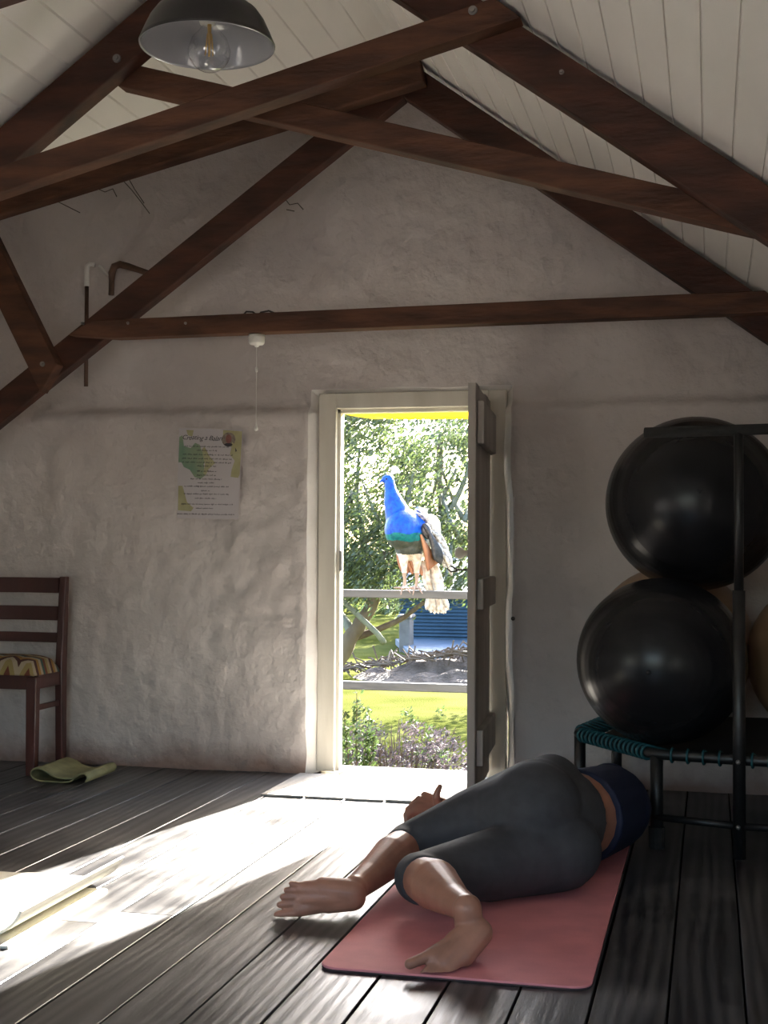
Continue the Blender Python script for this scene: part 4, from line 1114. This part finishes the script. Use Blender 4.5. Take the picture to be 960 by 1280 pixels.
# bush below the door and its taller green shoot
YBU = 7.15
bu_ = empty('bush', at(500, 985, YBU), 'low purple grey bush right outside the door sill', 'bush')
b = MB(); st = MB()
random.seed(33)
for _ in range(190):
    x = random.uniform(405, 585); top = 905 + 26*abs((x-490)/95)**1.6 + random.uniform(-12, 14); y = random.uniform(top, 1010); d = random.uniform(-.15, .5)
    leaves(b, at(x, y, YBU+d), .07, 50, .012, shell=.1)
for _ in range(60):
    x = random.uniform(430, 575); q0 = at(500+(x-500)*.4, 1030, YBU+.1); q1 = at(x, random.uniform(895, 950), YBU+random.uniform(-.1, .4)); limb(st, [q0, q0.lerp(q1, .5)+Vector((random.uniform(-.03, .03), 0, .02)), q1], .006, .002)
b.build('foliage', M['leafC'], bu_); st.build('stem', M['twig'], bu_)
b = MB()
for _ in range(16):
    x = random.uniform(450, 560); leaves(b, at(x, random.uniform(885, 950), YBU+random.uniform(-.2, .2)), .05, 26, .012, shell=.1)
b.build('green_foliage', M['leafD'], bu_)
sp_ = empty('leafy_shrub', at(445, 985, YBU-.4), 'upright green leafy shoot left of the purple bush outside the door', 'shrub')
b = MB(); st = MB()
for (x0, x1, y1) in ((445, 446, 866), (442, 430, 890), (446, 462, 895), (448, 470, 915), (440, 424, 918)):
    q0 = at(x0, 1020, YBU-.42); q1 = at(x1, y1, YBU-.42+random.uniform(-.06, .06)); limb(st, [q0, q0.lerp(q1, .5), q1], .005, .002)
    for k in range(60):
        u = random.uniform(.45, 1.0); leaves(b, q0.lerp(q1, u), .035, 3, .016, shell=.3)
b.build('foliage', M['leafD'], sp_); st.build('stem', M['twig'], sp_)

# ================================================================== LIGHT
az = math.atan2(.19, .98); el = math.atan(.42)
sd_ = Vector((math.sin(az)*math.cos(el), math.cos(az)*math.cos(el), math.sin(el)))   # towards the sun
sun = bpy.data.lights.new('sun', 'SUN'); sun.energy = 52; sun.angle = math.radians(.53); sun.color = (1, .95, .86)
so = bpy.data.objects.new('sun', sun); COL.objects.link(so); so.rotation_euler = (-sd_).to_track_quat('-Z', 'Y').to_euler(); so.location = (5, 30, 15)
w = bpy.data.worlds.new('sky'); SC.world = w; w.use_nodes = True; N = w.node_tree.nodes; L = w.node_tree.links
sky = N.new('ShaderNodeTexSky'); sky.sky_type = 'NISHITA'; sky.sun_disc = False; sky.sun_elevation = math.radians(30); sky.sun_rotation = math.atan2(sd_.x, sd_.y); sky.dust_density = 2.5; sky.air_density = 1.0
L.new(sky.outputs['Color'], N['Background'].inputs['Color']); N['Background'].inputs['Strength'].default_value = 1.1
def portal(c, sx, sy, rot):
    a = bpy.data.lights.new('daylight_portal', 'AREA'); a.shape = 'RECTANGLE'; a.size = sx; a.size_y = sy; a.cycles.is_portal = True
    o = bpy.data.objects.new('daylight_portal', a); COL.objects.link(o); o.location = c; o.rotation_euler = rot
portal((-1.28, 6.0, .82), .72, 1.66, (-PI/2, 0, 0))
portal((XL-.2, (LY0+LY1)/2, (LZ0+LZ1)/2), LZ1-LZ0, LY1-LY0, (0, -PI/2, 0))
portal((XR+.2, (RY0+RY1)/2, (RZ0+RZ1)/2), RZ1-RZ0, RY1-RY0, (0, PI/2, 0))
portal(((WX0+WX1)/2, YB-.2, (WZ0+WZ1)/2), WX1-WX0, WZ1-WZ0, (PI/2, 0, 0))

SC.view_settings.view_transform = 'Standard'; SC.view_settings.look = 'None'; SC.view_settings.gamma = 1; SC.view_settings.use_curve_mapping = False
SC.view_settings.exposure = .75
SC.cycles.use_denoising = True
SC.cycles.max_bounces = 10; SC.cycles.diffuse_bounces = 6; SC.cycles.transparent_max_bounces = 12
SC.cycles.sample_clamp_indirect = 6; SC.cycles.caustics_reflective = False; SC.cycles.caustics_refractive = False
